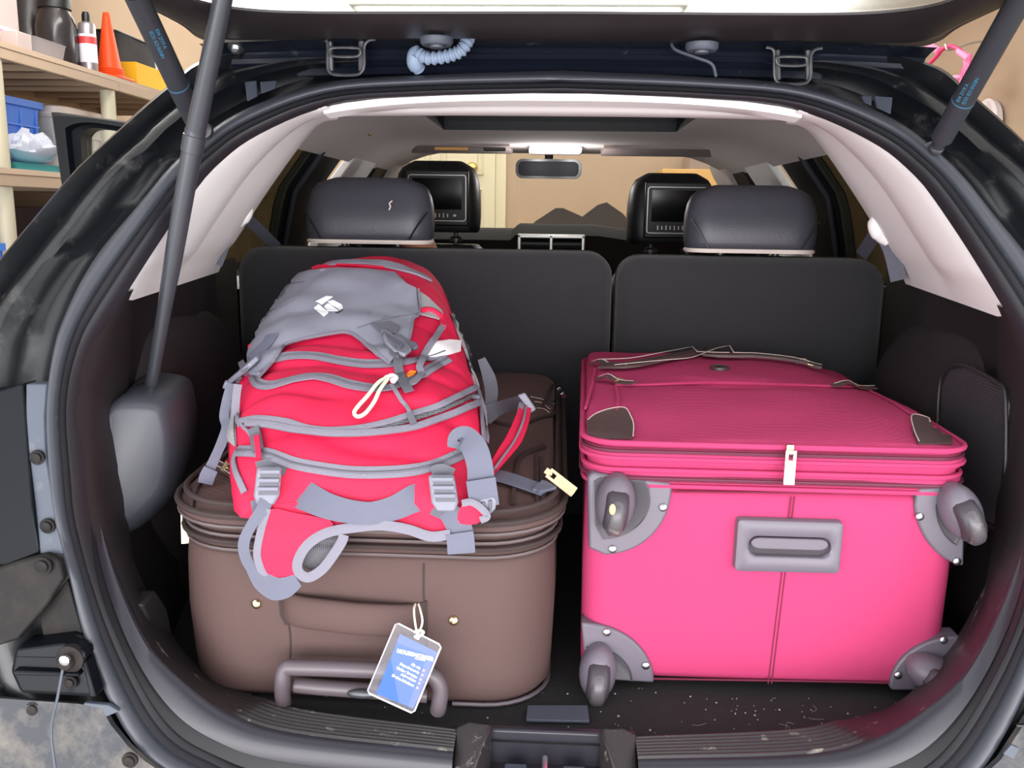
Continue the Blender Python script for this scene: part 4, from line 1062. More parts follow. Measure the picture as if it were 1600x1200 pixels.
def arc(cx, cy, rx, ry, a0, a1, n=12): return [(cx + rx * math.cos(math.radians(a0 + (a1 - a0) * i / n)), cy + ry * math.sin(math.radians(a0 + (a1 - a0) * i / n))) for i in range(n + 1)]
guard([(918, 745), (926, 738), (1046, 753), (1050, 760)] + arc(945, 765, 104, 102, 0, 90)[1:] + [(920, 856)], arc(942, 780, 74, 62, 0, 90) + [(930, 820), (928, 752), (938, 746), (1006, 750), (1014, 762)], 0, (962, 786), 6, [(1036, 793), (957, 858)], 0)
guard([(1508, 762), (1498, 758), (1436, 762), (1432, 770)] + arc(1520, 778, 92, 108, 180, 105)[1:] + [(1505, 884)], arc(1510, 790, 48, 66, 180, 110) + [(1504, 830), (1506, 770), (1480, 766), (1470, 772)], 0, (1502, 800), -24, [(1437, 807), (1495, 877)], 0)
guard([(908, 972)] + arc(912, 1066, 110, 92, 270, 360)[1:] + [(1018, 1066), (916, 1060)], arc(916, 1064, 72, 56, 285, 360) + [(985, 1062), (918, 1058), (916, 1010)], 0, (934, 1050), 4, [(948, 988), (1009, 1040)], 0)
guard([(1500, 994)] + arc(1500, 1074, 110, 80, 270, 180)[1:] + [(1394, 1078), (1478, 1078), (1490, 1050)], arc(1492, 1076, 62, 46, 270, 180) + [(1434, 1076), (1480, 1074), (1488, 1050)], 0, (1460, 1056), -62, [(1474, 1000), (1403, 1055)], 0)
g = MB(); g.ball(F_(957, 796, QY - .059), (.004, .002, .007)); g.build('dried_glue_mark', M_glue, pink)
# recessed grip plate
g = MB(); yf = QY - .012
o_ = [F_(a, b, yf) for a, b in ((1154, 812), (1318, 817), (1311, 896), (1148, 892))]; oo = []
for i in range(4):
    a, b, c = o_[i - 1], o_[i], o_[(i + 1) % 4]
    for t in range(5):
        u = t / 4; p = b + (a - b).normalized() * .006 * (1 - u) ** 2 + (c - b).normalized() * .006 * u ** 2; oo.append(p)
sc_ = F_(1234, 855, yf); pill = []
for i in range(20):
    a = 2 * math.pi * i / 20 - math.radians(135 + 180); r = .0135
    pill.append(sc_ + V((math.copysign(.038, math.cos(a)) + r * math.cos(a), 0, r * math.sin(a))))
# match the start of both loops at the upper left
def rot_to(P, tgt):
    i0 = min(range(len(P)), key=lambda i: (P[i] - tgt).length); return P[i0:] + P[:i0]
pill = rot_to(pill, o_[0]); oo = rot_to(oo, o_[0])
if (oo[5] - oo[0]).cross(oo[10] - oo[0]).y * (pill[5] - pill[0]).cross(pill[10] - pill[0]).y < 0: pill = [pill[0]] + pill[:0:-1]
rows = [[p + (p - sc_) * .02 + V((0, .012, 0)) for p in oo], oo, [p + V((0, -.001, 0)) for p in [q + (sc_ - q) * .03 for q in oo]], [sc_ + (p - sc_) * 1.08 + V((0, -.001, 0)) for p in pill], [p + V((0, .001, 0)) for p in pill], [sc_ + (p - sc_) * .97 + V((0, .0085, 0)) for p in pill]]
g.grid(rows, cu=True, cap=True); gp_ = g.build('grip_plate', M_guard, pink, angle=50)
g = MB(); g.prism([sc_ + (p - sc_) * .95 + V((0, .0078, 0)) for p in pill], (0, -.0006, 0)); g.build('slot_floor', mat('slot_shade_tone', (48, 42, 48), .6), gp_)  # floor coloured dark to stand for the shadow inside the slot
g = MB(); g.prism([sc_ + V(((p - sc_).x * .93, .0070, min((p - sc_).z * .93, .012) * .62 + .0035)) for p in pill], (0, -.006, 0)); g.build('grip_lip', M_guard, gp_, bevel=.0015)
sq = bvh_surf(gql, 1.3)
# leather corners, stitching, pocket flap, buckles, handle, emblem
for poly, st in (([(918, 662), (922, 682), (940, 688), (988, 688), (990, 665), (984, 650), (976, 641), (950, 643), (928, 652)], [(920, 660), (930, 651), (952, 643), (976, 641), (986, 655), (990, 668), (989, 686)]),
                 ([(1424, 650), (1448, 656), (1466, 668), (1484, 684), (1488, 696), (1434, 696), (1426, 676)], [(1435, 694), (1427, 676), (1424, 653), (1445, 655), (1462, 665)])):
    g = MB(); patch(g, poly, sq, .0015, .002, 9); o = g.build('leather_corner', M_lthr, qlid)
    g = MB(); P = [(a, b) for a, b in st]; strip(g, P, sq, .0014, .004, .0006); g.build('cream_stitches', M_stitch, o)
g = MB()
strip(g, [(962, 604), (1020, 603), (1100, 600), (1200, 602), (1290, 605), (1345, 606)], sq, .006, .001, .003, crown=.001)
strip(g, [(962, 604), (966, 625), (964, 645)], sq, .005, .001, .002, crown=.001); strip(g, [(1345, 606), (1390, 628), (1425, 650)], sq, .005, .001, .002, crown=.001)
strip(g, [(930, 580), (926, 600), (918, 640)], sq, .005, .002, .003, crown=.001)
g.build('pocket_edge', M_pink, qlid)
g = MB(); strip(g, [(940, 578), (985, 577), (1040, 566), (1090, 556), (1130, 549), (1160, 546)], sq, .030, .006, .004, crown=.002); strip(g, [(1160, 546), (1195, 551), (1235, 558), (1285, 563)], sq, .018, .006, .004, crown=.002)
hd = g.build('carry_strap', M_lthr, qlid)
g = MB()
for q in ([(935, 573), (985, 571), (1040, 561), (1090, 551), (1140, 545)], [(960, 582), (1030, 575), (1080, 570), (1120, 555), (1160, 549), (1200, 553), (1240, 560), (1285, 566)]): strip(g, q, sq, .0022, .013, .0008)
g.build('cream_stitches', M_stitch, hd)
def buckle(a, b, a2, b2):
    p, n = sq(a, b); q, n2 = sq(a2, b2); d = (q - p); L = d.length; d.normalize(); s = n.cross(d)
    g = MB(); g.ribbon(smoothpts([p + n * .003, p.lerp(q, .3) + n * .010, p.lerp(q, .6) + n * .004, q + n * .006], 5), n, .014, .003); o = g.build('leather_tab', M_lthr, qlid)
    g = MB(); g.ribbon(smoothpts([p + n * .008, p.lerp(q, .3) + n * .015, p.lerp(q, .6) + n * .009, q + n * .011], 5), n, .0018, .0006); g.build('cream_stitches', M_stitch, o)
    c = p.lerp(q, .55) + n * .008; g = MB(); g.tube([c + s * .009 + d * .003, c - s * .009 + d * .003, c - s * .009 - d * .005, c + s * .009 - d * .005], .0015, 6, closed=True); g.build('buckle_ring', M_gold, o)
buckle(936, 596, 990, 606); buckle(1302, 607, 1368, 602); buckle(925, 572, 980, 580); buckle(1245, 561, 1285, 566)
c, n = sq(1125, 577); g = MB(); g.lathe(c + n * .001, [(.016, 0), (.016, .003), (.013, .0042), (.011, .003), (.003, .003)], n, 24); em = g.build('metal_emblem', M_gunm, qlid)
g = MB(); g.lathe(c + n * .004, [(.0145, 0), (.0145, .0012), (.013, .0012), (.013, 0)], n, 24); g.build('emblem_rim', M_gold, em)
p0 = PY(1234, 702, QY - .014); zip_pull(pink, p0, (-.02, -.06, -1), (0, -1, .05), .043, .013)
p0, n = sq(1452, 650); zip_pull(pink, p0 + n * .004, (.45, -.6, -.2), n, .05, .008)
# ------------------------------------------------------------------ backpack
M_red = mat('red_nylon', (204, 20, 66), .6, var=.05, vs=6, bump=.25, bs=450, kind='weave', spec=.4)
M_grey = mat('grey_nylon', (128, 128, 142), .65, var=.05, vs=6, bump=.25, bs=450, kind='weave')
M_web = mat('grey_webbing', (98, 100, 117), .6, var=.04, bump=.35, bs=300, kind='rib')
M_webd = mat('dark_grey_webbing', (92, 92, 102), .6, bump=.35, bs=300, kind='rib')
M_zt = mat('grey_zip_tape', (114, 111, 124), .65, bump=.5, bs=300)
M_zl = mat('grey_zip_coil', (84, 82, 92), .5)
M_net = meshmat('grey_net', (150, 146, 148), (60, 56, 60), 520)
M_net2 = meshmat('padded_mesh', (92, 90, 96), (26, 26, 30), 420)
M_bkl = mat('grey_buckle_plastic', (122, 122, 136), .35, bump=.05)
M_bkd = mat('dark_buckle_plastic', (84, 84, 94), .4)
M_logo = mat('white_print_logo', (236, 238, 242), .6)
M_care = mat('white_care_label', (232, 224, 228), .7)
M_lime = mat('pale_green_cord', (205, 216, 190), .6)
M_black = mat('black_cord', (30, 30, 34), .6)
pack = thing('backpack', 'red and grey hiking backpack lying on top of the brown suitcase', 'backpack', (-.28, 1.3, .97))
YS = [.988, .995, 1.005, 1.02, 1.04, 1.06, 1.08, 1.11, 1.15, 1.19, 1.22, 1.28, 1.34, 1.40, 1.46, 1.50, 1.54, 1.58, 1.61, 1.63, 1.64]
def pT(y): return interp(y, [.985, .995, 1.01, 1.03, 1.08, 1.15, 1.22, 1.28, 1.40, 1.50, 1.56, 1.60, 1.63, 1.645], [.955, .975, 1.003, 1.022, 1.068, 1.092, 1.110, 1.133, 1.177, 1.204, 1.207, 1.192, 1.14, 1.06])
def pX(y): return interp(y, [.985, 1.03, 1.1, 1.2, 1.35, 1.5, 1.64], [-.236, -.237, -.249, -.272, -.300, -.318, -.325])
def pW(y): return interp(y, [.985, 1.0, 1.03, 1.1, 1.2, 1.35, 1.5, 1.6, 1.64], [.125, .140, .152, .168, .178, .172, .156, .143, .125])
def pB(y): return interp(y, [.985, 1.02, 1.1, 1.64], [.945, .956, .972, 1.0])
g = MB(); rows = []; ny = 110
for j in range(ny + 1):
    y = .987 + (1.642 - .987) * j / ny; row = []
    for i in range(61):
        a = math.pi * i / 60; ca, sa = math.cos(a), math.sin(a); e = .62
        x = pX(y) + pW(y) * math.copysign(abs(ca) ** e, ca); zb = pB(y); T = pT(y)
        # each zipped compartment swells between its seams
        yy = y + .018 * math.sin((x + .25) * 9)
        seams = [.985, 1.03, 1.082, 1.15, 1.215, 1.30, 1.66]
        for k in range(len(seams) - 1):
            if seams[k] <= yy < seams[k + 1]:
                f = (yy - seams[k]) / (seams[k + 1] - seams[k]); T += (.010 if k < 5 else .014) * (math.sin(math.pi * f) ** .6)
        n = noise.noise(V((x * 16, y * 22, 0))) * .005 + noise.noise(V((x * 42, y * 30, 3))) * .0025 + noise.noise(V((x * 7 + y * 18, y * 9 - x * 5, 8))) * .006
        T += n * sa
        z = zb + (T - zb) * abs(sa) ** e
        row.append(V((x + n * .5 * ca, y, z)))
    row += [V((pX(y) - pW(y) * .6, y, pB(y) - .006)), V((pX(y) + pW(y) * .6, y, pB(y) - .006))]
    rows.append(row)
g.grid(rows, cu=True, cap=True); gp = g
pbody = g.build('pack_body', M_red, pack, angle=60)
sp_ = bvh_surf(gp, 1.25)
def cloth(name, polys, m, off=.001, th=.0025, step=7, parent=pbody, se=0, srf=None):
    o = None
    for q in polys:
        g = MB(); patch(g, q, srf or sp_, off, th, step, smooth_edge=se); o = g.build(name, m, parent, angle=50)
    return o
def tape(name, lines, m, w, off=.0015, th=.0016, parent=pbody, crown=.0006):
    for q in lines:
        g = MB(); strip(g, q, sp_, w, off, th, crown=crown); o = g.build(name, m, parent, angle=50)
    return o
# net side pockets
cloth('net_pocket', [[(437, 434), (420, 436), (398, 470), (380, 505), (366, 540), (352, 560), (349, 600), (352, 650), (362, 690), (372, 700), (372, 640), (372, 560), (392, 500), (408, 470), (430, 445)]], M_net, .002, .003, 6)
cloth('net_pocket', [[(634, 446), (650, 455), (668, 468), (688, 488), (693, 505), (680, 500), (656, 494), (650, 470)]], M_net, .002, .003, 6)
cloth('net_pocket', [[(703, 492), (722, 505), (738, 530), (752, 560), (760, 610), (762, 650), (756, 640), (748, 600), (735, 562), (722, 545), (712, 520)]], M_net, .002, .004, 6)
# grey storm flap with the printed mark
flap = cloth('storm_flap', [[(437, 440), (462, 432), (487, 428), (530, 425), (575, 427), (617, 432), (636, 450), (650, 456), (653, 496), (645, 504), (640, 530), (636, 553), (611, 573), (589, 560), (572, 545), (555, 529), (538, 524), (500, 530), (471, 535), (448, 543), (430, 570), (409, 594), (395, 590), (393, 558), (399, 527), (399, 500), (400, 484), (405, 470), (414, 457)]], M_grey, .004, .004, 5)
sf_ = sp_
tape('flap_edge', [[(409, 592), (432, 568), (448, 544), (471, 536), (500, 531), (538, 525), (556, 531), (589, 557), (611, 574)]], M_zt, .004, .006, .003, pbody)
tape('flap_edge', [[(653, 458), (654, 495), (646, 505), (641, 530), (637, 553)]], M_zt, .003, .006, .003, pbody)
tape('flap_seam', [[(655, 497), (620, 503), (585, 511), (560, 520)], [(414, 460), (440, 452), (480, 447)], [(404, 500), (425, 494), (470, 470)]], M_zl, .0012, .0085, .0006, pbody)
cloth('printed_mark', [[(493, 489), (500, 483), (515, 497), (508, 503)], [(495, 479), (511, 471), (521, 472), (504, 484), (499, 480)], [(508, 487), (514, 482), (529, 495), (513, 495)], [(514, 479), (522, 477), (534, 484), (536, 490), (530, 494), (527, 488), (518, 484)]], M_logo, .0085, .0008, 5)
# red piping mouth of the side pockets
def roll(name, q, r, m, off=.004, parent=pbody):
    pts = smoothpts([V((a, b, 0)) for a, b in q], 6); g = MB(); P = []
    for p in pts:
        h, n = sp_(p.x, p.y); P.append(h + n * off)
    P = [sum((P[min(max(i + d, 0), len(P) - 1)] for d in (-1, 0, 1)), V((0, 0, 0))) / 3 for i in range(len(P))]
    g.tube(P, r, 8); return g.build(name, m, parent, angle=70)
roll('red_binding', [(399, 505), (388, 502), (378, 512), (378, 528), (390, 540), (398, 545)], .0055, M_red)
roll('red_binding', [(654, 492), (668, 488), (682, 494), (690, 504), (690, 516)], .0055, M_red)
cloth('pocket_gap_shade', [[(384, 514), (392, 512), (397, 530), (390, 530)]], M_net2, .001, .002, 5)  # dark patch laid on to imitate shade in the pocket mouth
# zips: tape with a coil down its middle
for q in ([(430, 562), (450, 558), (475, 557), (500, 559), (530, 565), (570, 570), (611, 569), (640, 566), (672, 560), (694, 552)],
          [(397, 588), (404, 600), (420, 604), (440, 600), (462, 594), (490, 590), (515, 593), (545, 602), (580, 608), (612, 607), (632, 598), (655, 590), (672, 578), (700, 562)],
          [(372, 706), (398, 707), (425, 712), (460, 724), (500, 732), (545, 738), (590, 739), (640, 736), (680, 728), (726, 708)]):
    zt = tape('zip_tape', [q], M_zt, .0145, .0015, .0018)
    tape('zip_coil', [q], M_zl, .0024, .004, .0010, zt)
# the half open zip; a dark mesh patch stands for the shade in its gap
cloth('zip_gap_shade', [[(590, 670), (640, 656), (690, 640), (730, 622), (748, 610), (745, 618), (720, 634), (690, 646), (650, 660), (610, 671)]], M_net2, .004, .001, 6)
tape('zip_tape', [[(378, 660), (400, 656), (425, 657), (455, 662), (480, 670), (510, 674), (545, 673), (575, 669), (605, 662), (640, 651), (680, 638), (715, 622), (740, 608), (750, 606)]], M_zt, .008, .002, .003)
tape('zip_tape', [[(388, 664), (420, 666), (460, 673), (500, 678), (540, 680), (575, 679), (610, 676), (650, 670), (690, 656), (720, 644), (744, 632)]], M_zt, .0085, .004, .003)
c, n = sp_(738, 624); g = MB(); g.box(c + n * .006, (.012, .010, .006)); g.build('zip_slider', M_bkd, pbody, bevel=.0015)
# right-hand edge binding and panels
tape('edge_binding', [[(712, 500), (722, 520), (730, 545), (738, 570), (744, 600), (748, 640), (752, 690)], [(750, 606), (756, 630), (758, 660), (757, 690)]], M_zt, .008, .003, .002)
tape('edge_binding', [[(365, 520), (362, 560), (366, 600), (368, 640), (378, 665)], [(372, 706), (368, 720), (372, 740), (384, 770)]], M_zt, .008, .002, .002)
tape('edge_binding', [[(372, 645), (380, 665), (392, 678), (398, 690)]], M_zt, .004, .003, .002)
cloth('front_panel_crest', [[(437, 418), (445, 414), (500, 414), (560, 417), (600, 420), (575, 419), (530, 416), (487, 419), (450, 428), (438, 434)]], M_red, .002, .003, 8)
tape('top_binding', [[(515, 413), (560, 411), (600, 414), (640, 425), (668, 436)]], M_grey, .020, .001, .003)
# cords, pulls, labels
def freetube(name, pts, r, m, parent=pbody):
    g = MB(); g.tube(smoothpts([PY(*p) for p in pts], 6), r, 8); return g.build(name, m, parent)
def onp(a, b, off=.006):
    h, n = sp_(a, b); return h + n * off
def cordon(name, q, r, m, off=.006, closed=False, parent=pbody):
    g = MB(); g.tube(smoothpts([onp(a, b, off) for a, b in q], 6, closed), r, 8, closed=closed); return g.build(name, m, parent, angle=70)
cordon('cord_pull', [(604, 600), (592, 608), (576, 626), (562, 642), (556, 652), (562, 658), (574, 652), (586, 636), (596, 618), (606, 602)], .0026, M_lime, .009)
cordon('cord_knot', [(604, 600), (612, 597), (618, 600), (614, 604)], .004, M_care, .008)
cordon('cord_pull', [(730, 520), (722, 530), (726, 552), (736, 560), (742, 552), (738, 532), (731, 520)], .0022, M_black, .007)
cordon('cord_toggle', [(720, 517), (728, 518), (734, 520)], .0034, M_bkd, .007)
tape('pull_tab', [[(612, 608), (622, 620), (632, 636), (642, 652), (648, 664)]], M_zt, .005, .006, .0015)
tape('pull_tab', [[(640, 652), (644, 660), (648, 668)]], M_webd, .008, .008, .0015)
cloth('care_label', [[(664, 545), (678, 538), (700, 534), (717, 534), (716, 552), (700, 558), (680, 561), (662, 562)]], M_care, .004, .001, 6)
cloth('orange_tab', [[(636, 589), (644, 583), (652, 585), (648, 592), (638, 596)]], mat('orange_tab', (240, 130, 30), .5), .004, .003, 5)
tape('accessory_strap', [[(622, 560), (624, 575), (627, 592), (632, 606), (640, 618)]], M_webd, .012, .006, .0018)
tape('accessory_strap', [[(692, 510), (680, 530), (668, 550), (660, 565), (655, 578), (658, 590), (645, 605), (632, 604)]], M_zt, .009, .005, .0022)
tape('zip_pull_tape', [[(402, 672), (404, 690), (408, 708)]], M_webd, .014, .006, .003)
tape('zip_pull_tape', [[(406, 690), (410, 706), (412, 722)]], M_red, .007, .010, .001)
# buckle on the flap (right): webbing stub, frame, prongs
def plate_on(name, poly, m, off, th, bev=.001, parent=pbody, se=0):
    P = [onp(a, b, off) for a, b in poly]; c = sum(P, V((0, 0, 0))) / len(P); nn = V((0, 0, 0))
    for i in range(len(P)): nn += (P[i] - c).cross(P[(i + 1) % len(P)] - c)
    nn.normalize()
    if nn.dot(CAM - c) < 0: nn = -nn
    P = [p - nn * (p - c).dot(nn) for p in P]
    if se: P = smoothpts(P, se, closed=True)
    g = MB(); g.prism(P, nn * th); return g.build(name, m, parent, bevel=bev)
plate_on('webbing_stub', [(580, 515), (608, 512), (627, 521), (620, 530), (596, 530)], M_webd, .010, .002)
b1 = plate_on('side_release_buckle', [(596, 530), (606, 528), (618, 540), (630, 548), (640, 560), (634, 570), (618, 566), (604, 550)], M_bkl, .011, .006, .002)
for q in ([(618, 540), (626, 536), (640, 545), (652, 550), (655, 556), (648, 560), (636, 553)], [(606, 548), (616, 552), (626, 566), (630, 576), (622, 574), (612, 562)], [(602, 534), (628, 556), (626, 562), (600, 540)]):
    plate_on('buckle_prong', q, M_bkd, .014, .005, .0015, b1)
# left strap with buckle and hanging tail
tape('compression_strap', [[(432, 530), (422, 545), (410, 556), (398, 566)]], M_web, .024, .009, .002)
b2 = plate_on('side_release_buckle', [(398, 566), (412, 562), (414, 572), (404, 584), (384, 594), (366, 604), (352, 600), (356, 590), (374, 580)], M_bkl, .014, .007, .002)
plate_on('buckle_bar', [(348, 590), (356, 584), (370, 600), (362, 608)], M_bkl, .018, .009, .002, b2); plate_on('buckle_bar', [(376, 582), (386, 576), (396, 590), (386, 596)], M_bkl, .018, .009, .002, b2)
g = MB(); free(g, [(362, 600, 1.12), (354, 625, 1.11), (350, 650, 1.11), (354, 668, 1.10), (347, 690, 1.09), (336, 715, 1.085), (326, 738, 1.08), (322, 752, 1.08)], [.012, .011, .012, .013, .012, .013, .014], .002); g.build('strap_tail', M_web, pack)
g = MB(); free(g, [(330, 732, 1.078), (324, 744, 1.076), (321, 754, 1.076)], [.018, .019, .018], .004); g.build('strap_end', M_web, pack)
g = MB(); free(g, [(372, 600, 1.10), (369, 622, 1.10), (368, 650, 1.095), (376, 668, 1.085)], .010, .002); g.build('side_strap', M_zt, pack)
# haul loop
g = MB(); free(g, [(455, 766, 1.005), (480, 776, .992), (510, 790, .982), (545, 799, .978), (580, 802, .978), (615, 794, .982), (645, 780, .990), (660, 775, 1.0)], [.034, .034, .030, .027, .026, .028, .032, .034], .003); g.build('haul_loop', M_web, pack)
# load lifter ladder buckles
def ladder(cx, cy, w, h, y, lean):
    def q(a, b, dy=0): return PY(cx + a + lean * b, cy + b, y + dy)
    g = MB(); P = [q(-w / 2, -h / 2), q(w / 2, -h / 2), q(w / 2 + 1, h * .25), q(w * .36, h / 2), q(-w * .36, h / 2), q(-w / 2 - 1, h * .25)]
    g.prism(P, (0, -.008, -.001)); o = g.build('ladder_buckle', M_bkl, pack, bevel=.003)
    for i in range(3):
        b = -h * .34 + i * h * .23; g = MB(); g.tube([q(-w * .42, b, -.011), q(w * .42, b, -.011)], .0028, 8); g.build('ladder_bar', M_bkl, o)
        g = MB(); P = [q(-w * .38, b + h * .06, -.0085), q(w * .38, b + h * .06, -.0085), q(w * .38, b + h * .16, -.0085), q(-w * .38, b + h * .16, -.0085)]; g.prism(P, (0, -.001, 0)); g.build('ladder_slot', M_bkd, o)
    return o
ladder(420, 757, 38, 58, .992, -.10); ladder(694, 768, 40, 56, .990, .14)
g = MB(); free(g, [(402, 732, 1.005), (425, 726, 1.008), (448, 734, 1.005)], .016, .002); g.build('buckle_webbing', M_webd, pack)
g = MB(); free(g, [(676, 742, 1.00), (690, 738, 1.0), (706, 745, 1.0)], .020, .002); g.build('buckle_webbing', M_webd, pack)
# red collar of the shoulder harness and the left shoulder pad that hangs over the edge
FS = lambda y: (lambda a, b: (PY(a, b, y), V((0, -1, .25)).normalized()))
def fs(a, b):                                           # the harness lies on the lid and folds down over the front of the case
    y = interp(b, [770, 800, 830, 860, 930], [1.0, .994, .985, .980, .978]); return PY(a, b, y), V((0, -1, .3)).normalized()
def harness(name, poly, m, off, th, step=8, se=3, parent=pack):
    g = MB(); patch(g, poly, fs, off, th, step, smooth_edge=se); return g.build(name, m, parent, angle=60)
harness('harness_collar', [(430, 792), (470, 785), (540, 800), (600, 806), (650, 790), (700, 790), (705, 815), (702, 838), (672, 836), (636, 824), (590, 820), (540, 824), (505, 820), (460, 812), (430, 812)], M_red, 0, .008)
pad = harness('shoulder_pad', [(424, 795), (462, 800), (520, 812), (520, 824), (492, 836), (474, 852), (466, 872), (466, 905), (442, 909), (420, 894), (411, 866), (414, 832)], M_red, .002, .012, 8, 2)
harness('pad_lining', [(478, 850), (500, 836), (530, 834), (538, 842), (522, 870), (504, 886), (486, 892), (472, 880), (470, 862)], M_net2, -.004, .004, 8, 2, pad)
def fstape(name, q, w, m, off=.012, th=.003, parent=pad):
    g = MB(); pts = smoothpts([V((a, b, 0)) for a, b in q], 6); P = []; N_ = []
    for p in pts:
        h, n = fs(p.x, p.y); P.append(h + n * off); N_.append(n)
    g.ribbon(P, N_, w, th, crown=.001); return g.build(name, m, parent, angle=60)
fstape('pad_binding', [(424, 794), (416, 820), (409, 852), (409, 872), (418, 896), (432, 908)], .009, M_zt)
fstape('pad_binding', [(706, 834), (675, 837), (640, 826), (600, 820), (560, 823), (520, 830), (494, 843), (478, 860), (470, 880), (474, 894), (488, 900), (508, 888), (524, 868), (538, 846), (542, 834)], .0115, M_zt)
# webbing from the left buckle round under the pad
g = MB(); free(g, [(416, 782, .985), (408, 800, .978), (392, 822, .972), (381, 848, .968), (384, 872, .966), (396, 892, .964), (410, 908, .962)], [.016, .015, .012, .013, .012, .012, .016], .002); g.build('adjuster_webbing', M_web, pack)
g = MB(); free(g, [(392, 888, .966), (410, 908, .962), (430, 920, .960), (448, 917, .962), (466, 906, .966)], [.012, .022, .026, .024, .016], .003); g.build('adjuster_webbing', M_web, pack)
g = MB(); free(g, [(398, 782, .99), (404, 806, .985), (416, 826, .985)], .010, .002); g.build('adjuster_webbing', M_web, pack)
# tail below the right buckle
g = MB(); free(g, [(700, 798, .985), (710, 812, .980), (718, 828, .976), (720, 862, .972)], [.024, .026, .030, .031], .002); g.build('strap_tail', M_web, pack)
g = MB(); free(g, [(718, 832, .972), (720, 848, .970), (721, 863, .970)], .0315, .004); g.build('strap_end', M_web, pack)
g = MB(); free(g, [(676, 795, .988), (696, 803, .984), (716, 800, .984)], .014, .002); g.build('buckle_webbing', M_webd, pack)
# right: wide webbing arch with a side release buckle, second pad
g = MB(); free(g, [(712, 700, 1.02), (716, 686, 1.02), (728, 685, 1.015), (742, 702, 1.005), (750, 730, .998), (752, 760, .995), (756, 790, .995)], [.020, .024, .028, .030, .030, .032, .032], .0025); g.build('hip_webbing', M_web, pack)
g = MB(); free(g, [(751, 748, .990), (754, 768, .989), (757, 790, .989)], .034, .004); g.build('webbing_fold', M_web, pack)
def frp(name, poly, y, th, m, bev=.002, parent=pack):
    g = MB(); g.prism([PY(a, b, y) for a, b in poly], (0, th, 0)); return g.build(name, m, parent, bevel=bev)
b3 = frp('side_release_buckle', [(744, 782), (772, 776), (776, 784), (774, 796), (766, 804), (750, 802), (742, 794)], .986, .01, M_bkl)
for q in ([(752, 786), (757, 785), (758, 800), (753, 801)], [(763, 783), (768, 782), (768, 797), (764, 799)]): frp('buckle_prong', q, .982, .006, M_bkd, .001, b3)
harness('hip_fin', [(722, 790), (734, 786), (752, 796), (762, 806), (745, 818), (722, 818), (716, 808)], M_red, .004, .008, 8, 2)
fstape('fin_binding', [(724, 786), (738, 784), (752, 792), (763, 806), (752, 812)], .008, M_zt, .014, .003, pack)
sbl = bvh_surf(gb_lid, 1.2)
def lidstrip(name, q, w, m, off=.003, th=.002, parent=pack):
    g = MB(); strip(g, q, sbl, w, off, th); return g.build(name, m, parent, angle=60)
lidstrip('webbing_tail', [(764, 748), (790, 754), (820, 764), (852, 776)], .027, M_web, .006, .0025)
lidstrip('strap_end', [(838, 769), (846, 772), (854, 777)], .029, M_web, .008, .004)
def padstrip(name, q, w, m, th=.004):
    g = MB(); free(g, q, w, th); return g.build(name, m, pack, angle=60)
padstrip('shoulder_pad', [(766, 738, 1.10), (782, 715, 1.13), (800, 690, 1.17), (812, 665, 1.21), (820, 640, 1.26)], [.012, .018, .022, .020, .016], M_red, .012)
padstrip('pad_binding', [(762, 740, 1.095), (778, 714, 1.125), (796, 690, 1.165), (807, 665, 1.205), (814, 636, 1.255)], .008, M_zt, .008)
padstrip('pad_binding', [(770, 736, 1.09), (786, 714, 1.12), (803, 690, 1.16), (816, 662, 1.20), (822, 638, 1.25)], .003, M_zt, .006)
padstrip('harness_web', [(756, 650, 1.30), (775, 640, 1.31), (796, 632, 1.30), (815, 626, 1.28), (824, 622, 1.27)], [.030, .022, .018, .016, .016], M_webd, .004)
frp('strap_adjuster', [(808, 618), (820, 614), (838, 640), (830, 646)], 1.25, .006, M_bkl)
frp('strap_end', [(816, 648), (830, 642), (826, 658), (818, 662)], 1.25, .003, M_web, .001)
padstrip('pack_side_wing', [(752, 560, 1.34), (764, 590, 1.34), (768, 615, 1.33), (764, 645, 1.31)], [.012, .02, .02, .014], M_webd, .004)

# ------------------------------------------------------------------ child in the rear row (only a bit of neck and collar shows past the headrest)
M_skin = mat('skin', (224, 150, 116), .55, var=.06); M_hair = mat('brown_hair', (60, 40, 28), .7, bump=.5, bs=200); M_shirt = mat('cream_shirt', (224, 206, 186), .85)
py_ = 2.12
hc = PY(634, 338, py_)
per = thing('person', 'seated child in a cream shirt hidden behind the left rear headrest', 'person', (hc.x, py_, .80))
def skinfig(name, chain, m):
    vs = []; es = []; rs_ = []
    for p, r, par in chain:
        vs.append(V(p)); rs_.append(r)
        if par is not None: es.append((par, len(vs) - 1))
    me = bpy.data.meshes.new(name); me.from_pydata([tuple(p) for p in vs], es, []); bm = bmesh.new(); bm.from_mesh(me); ly = bm.verts.layers.skin.verify()
    for i, v_ in enumerate(bm.verts): v_[ly].radius = rs_[i]; v_[ly].use_root = (i == 0)
    bm.to_mesh(me); bm.free(); me.materials.append(m)
    o = bpy.data.objects.new(name, me); COL.objects.link(o); o.parent = per; o.matrix_parent_inverse = Matrix.Translation(-per.location)
    o.modifiers.new('skin', 'SKIN').use_smooth_shade = True; s_ = o.modifiers.new('sub', 'SUBSURF'); s_.levels = s_.render_levels = 2
    return o
B = V((hc.x, py_, 0)); nk = V((hc.x + .045, py_, hc.z - .085))
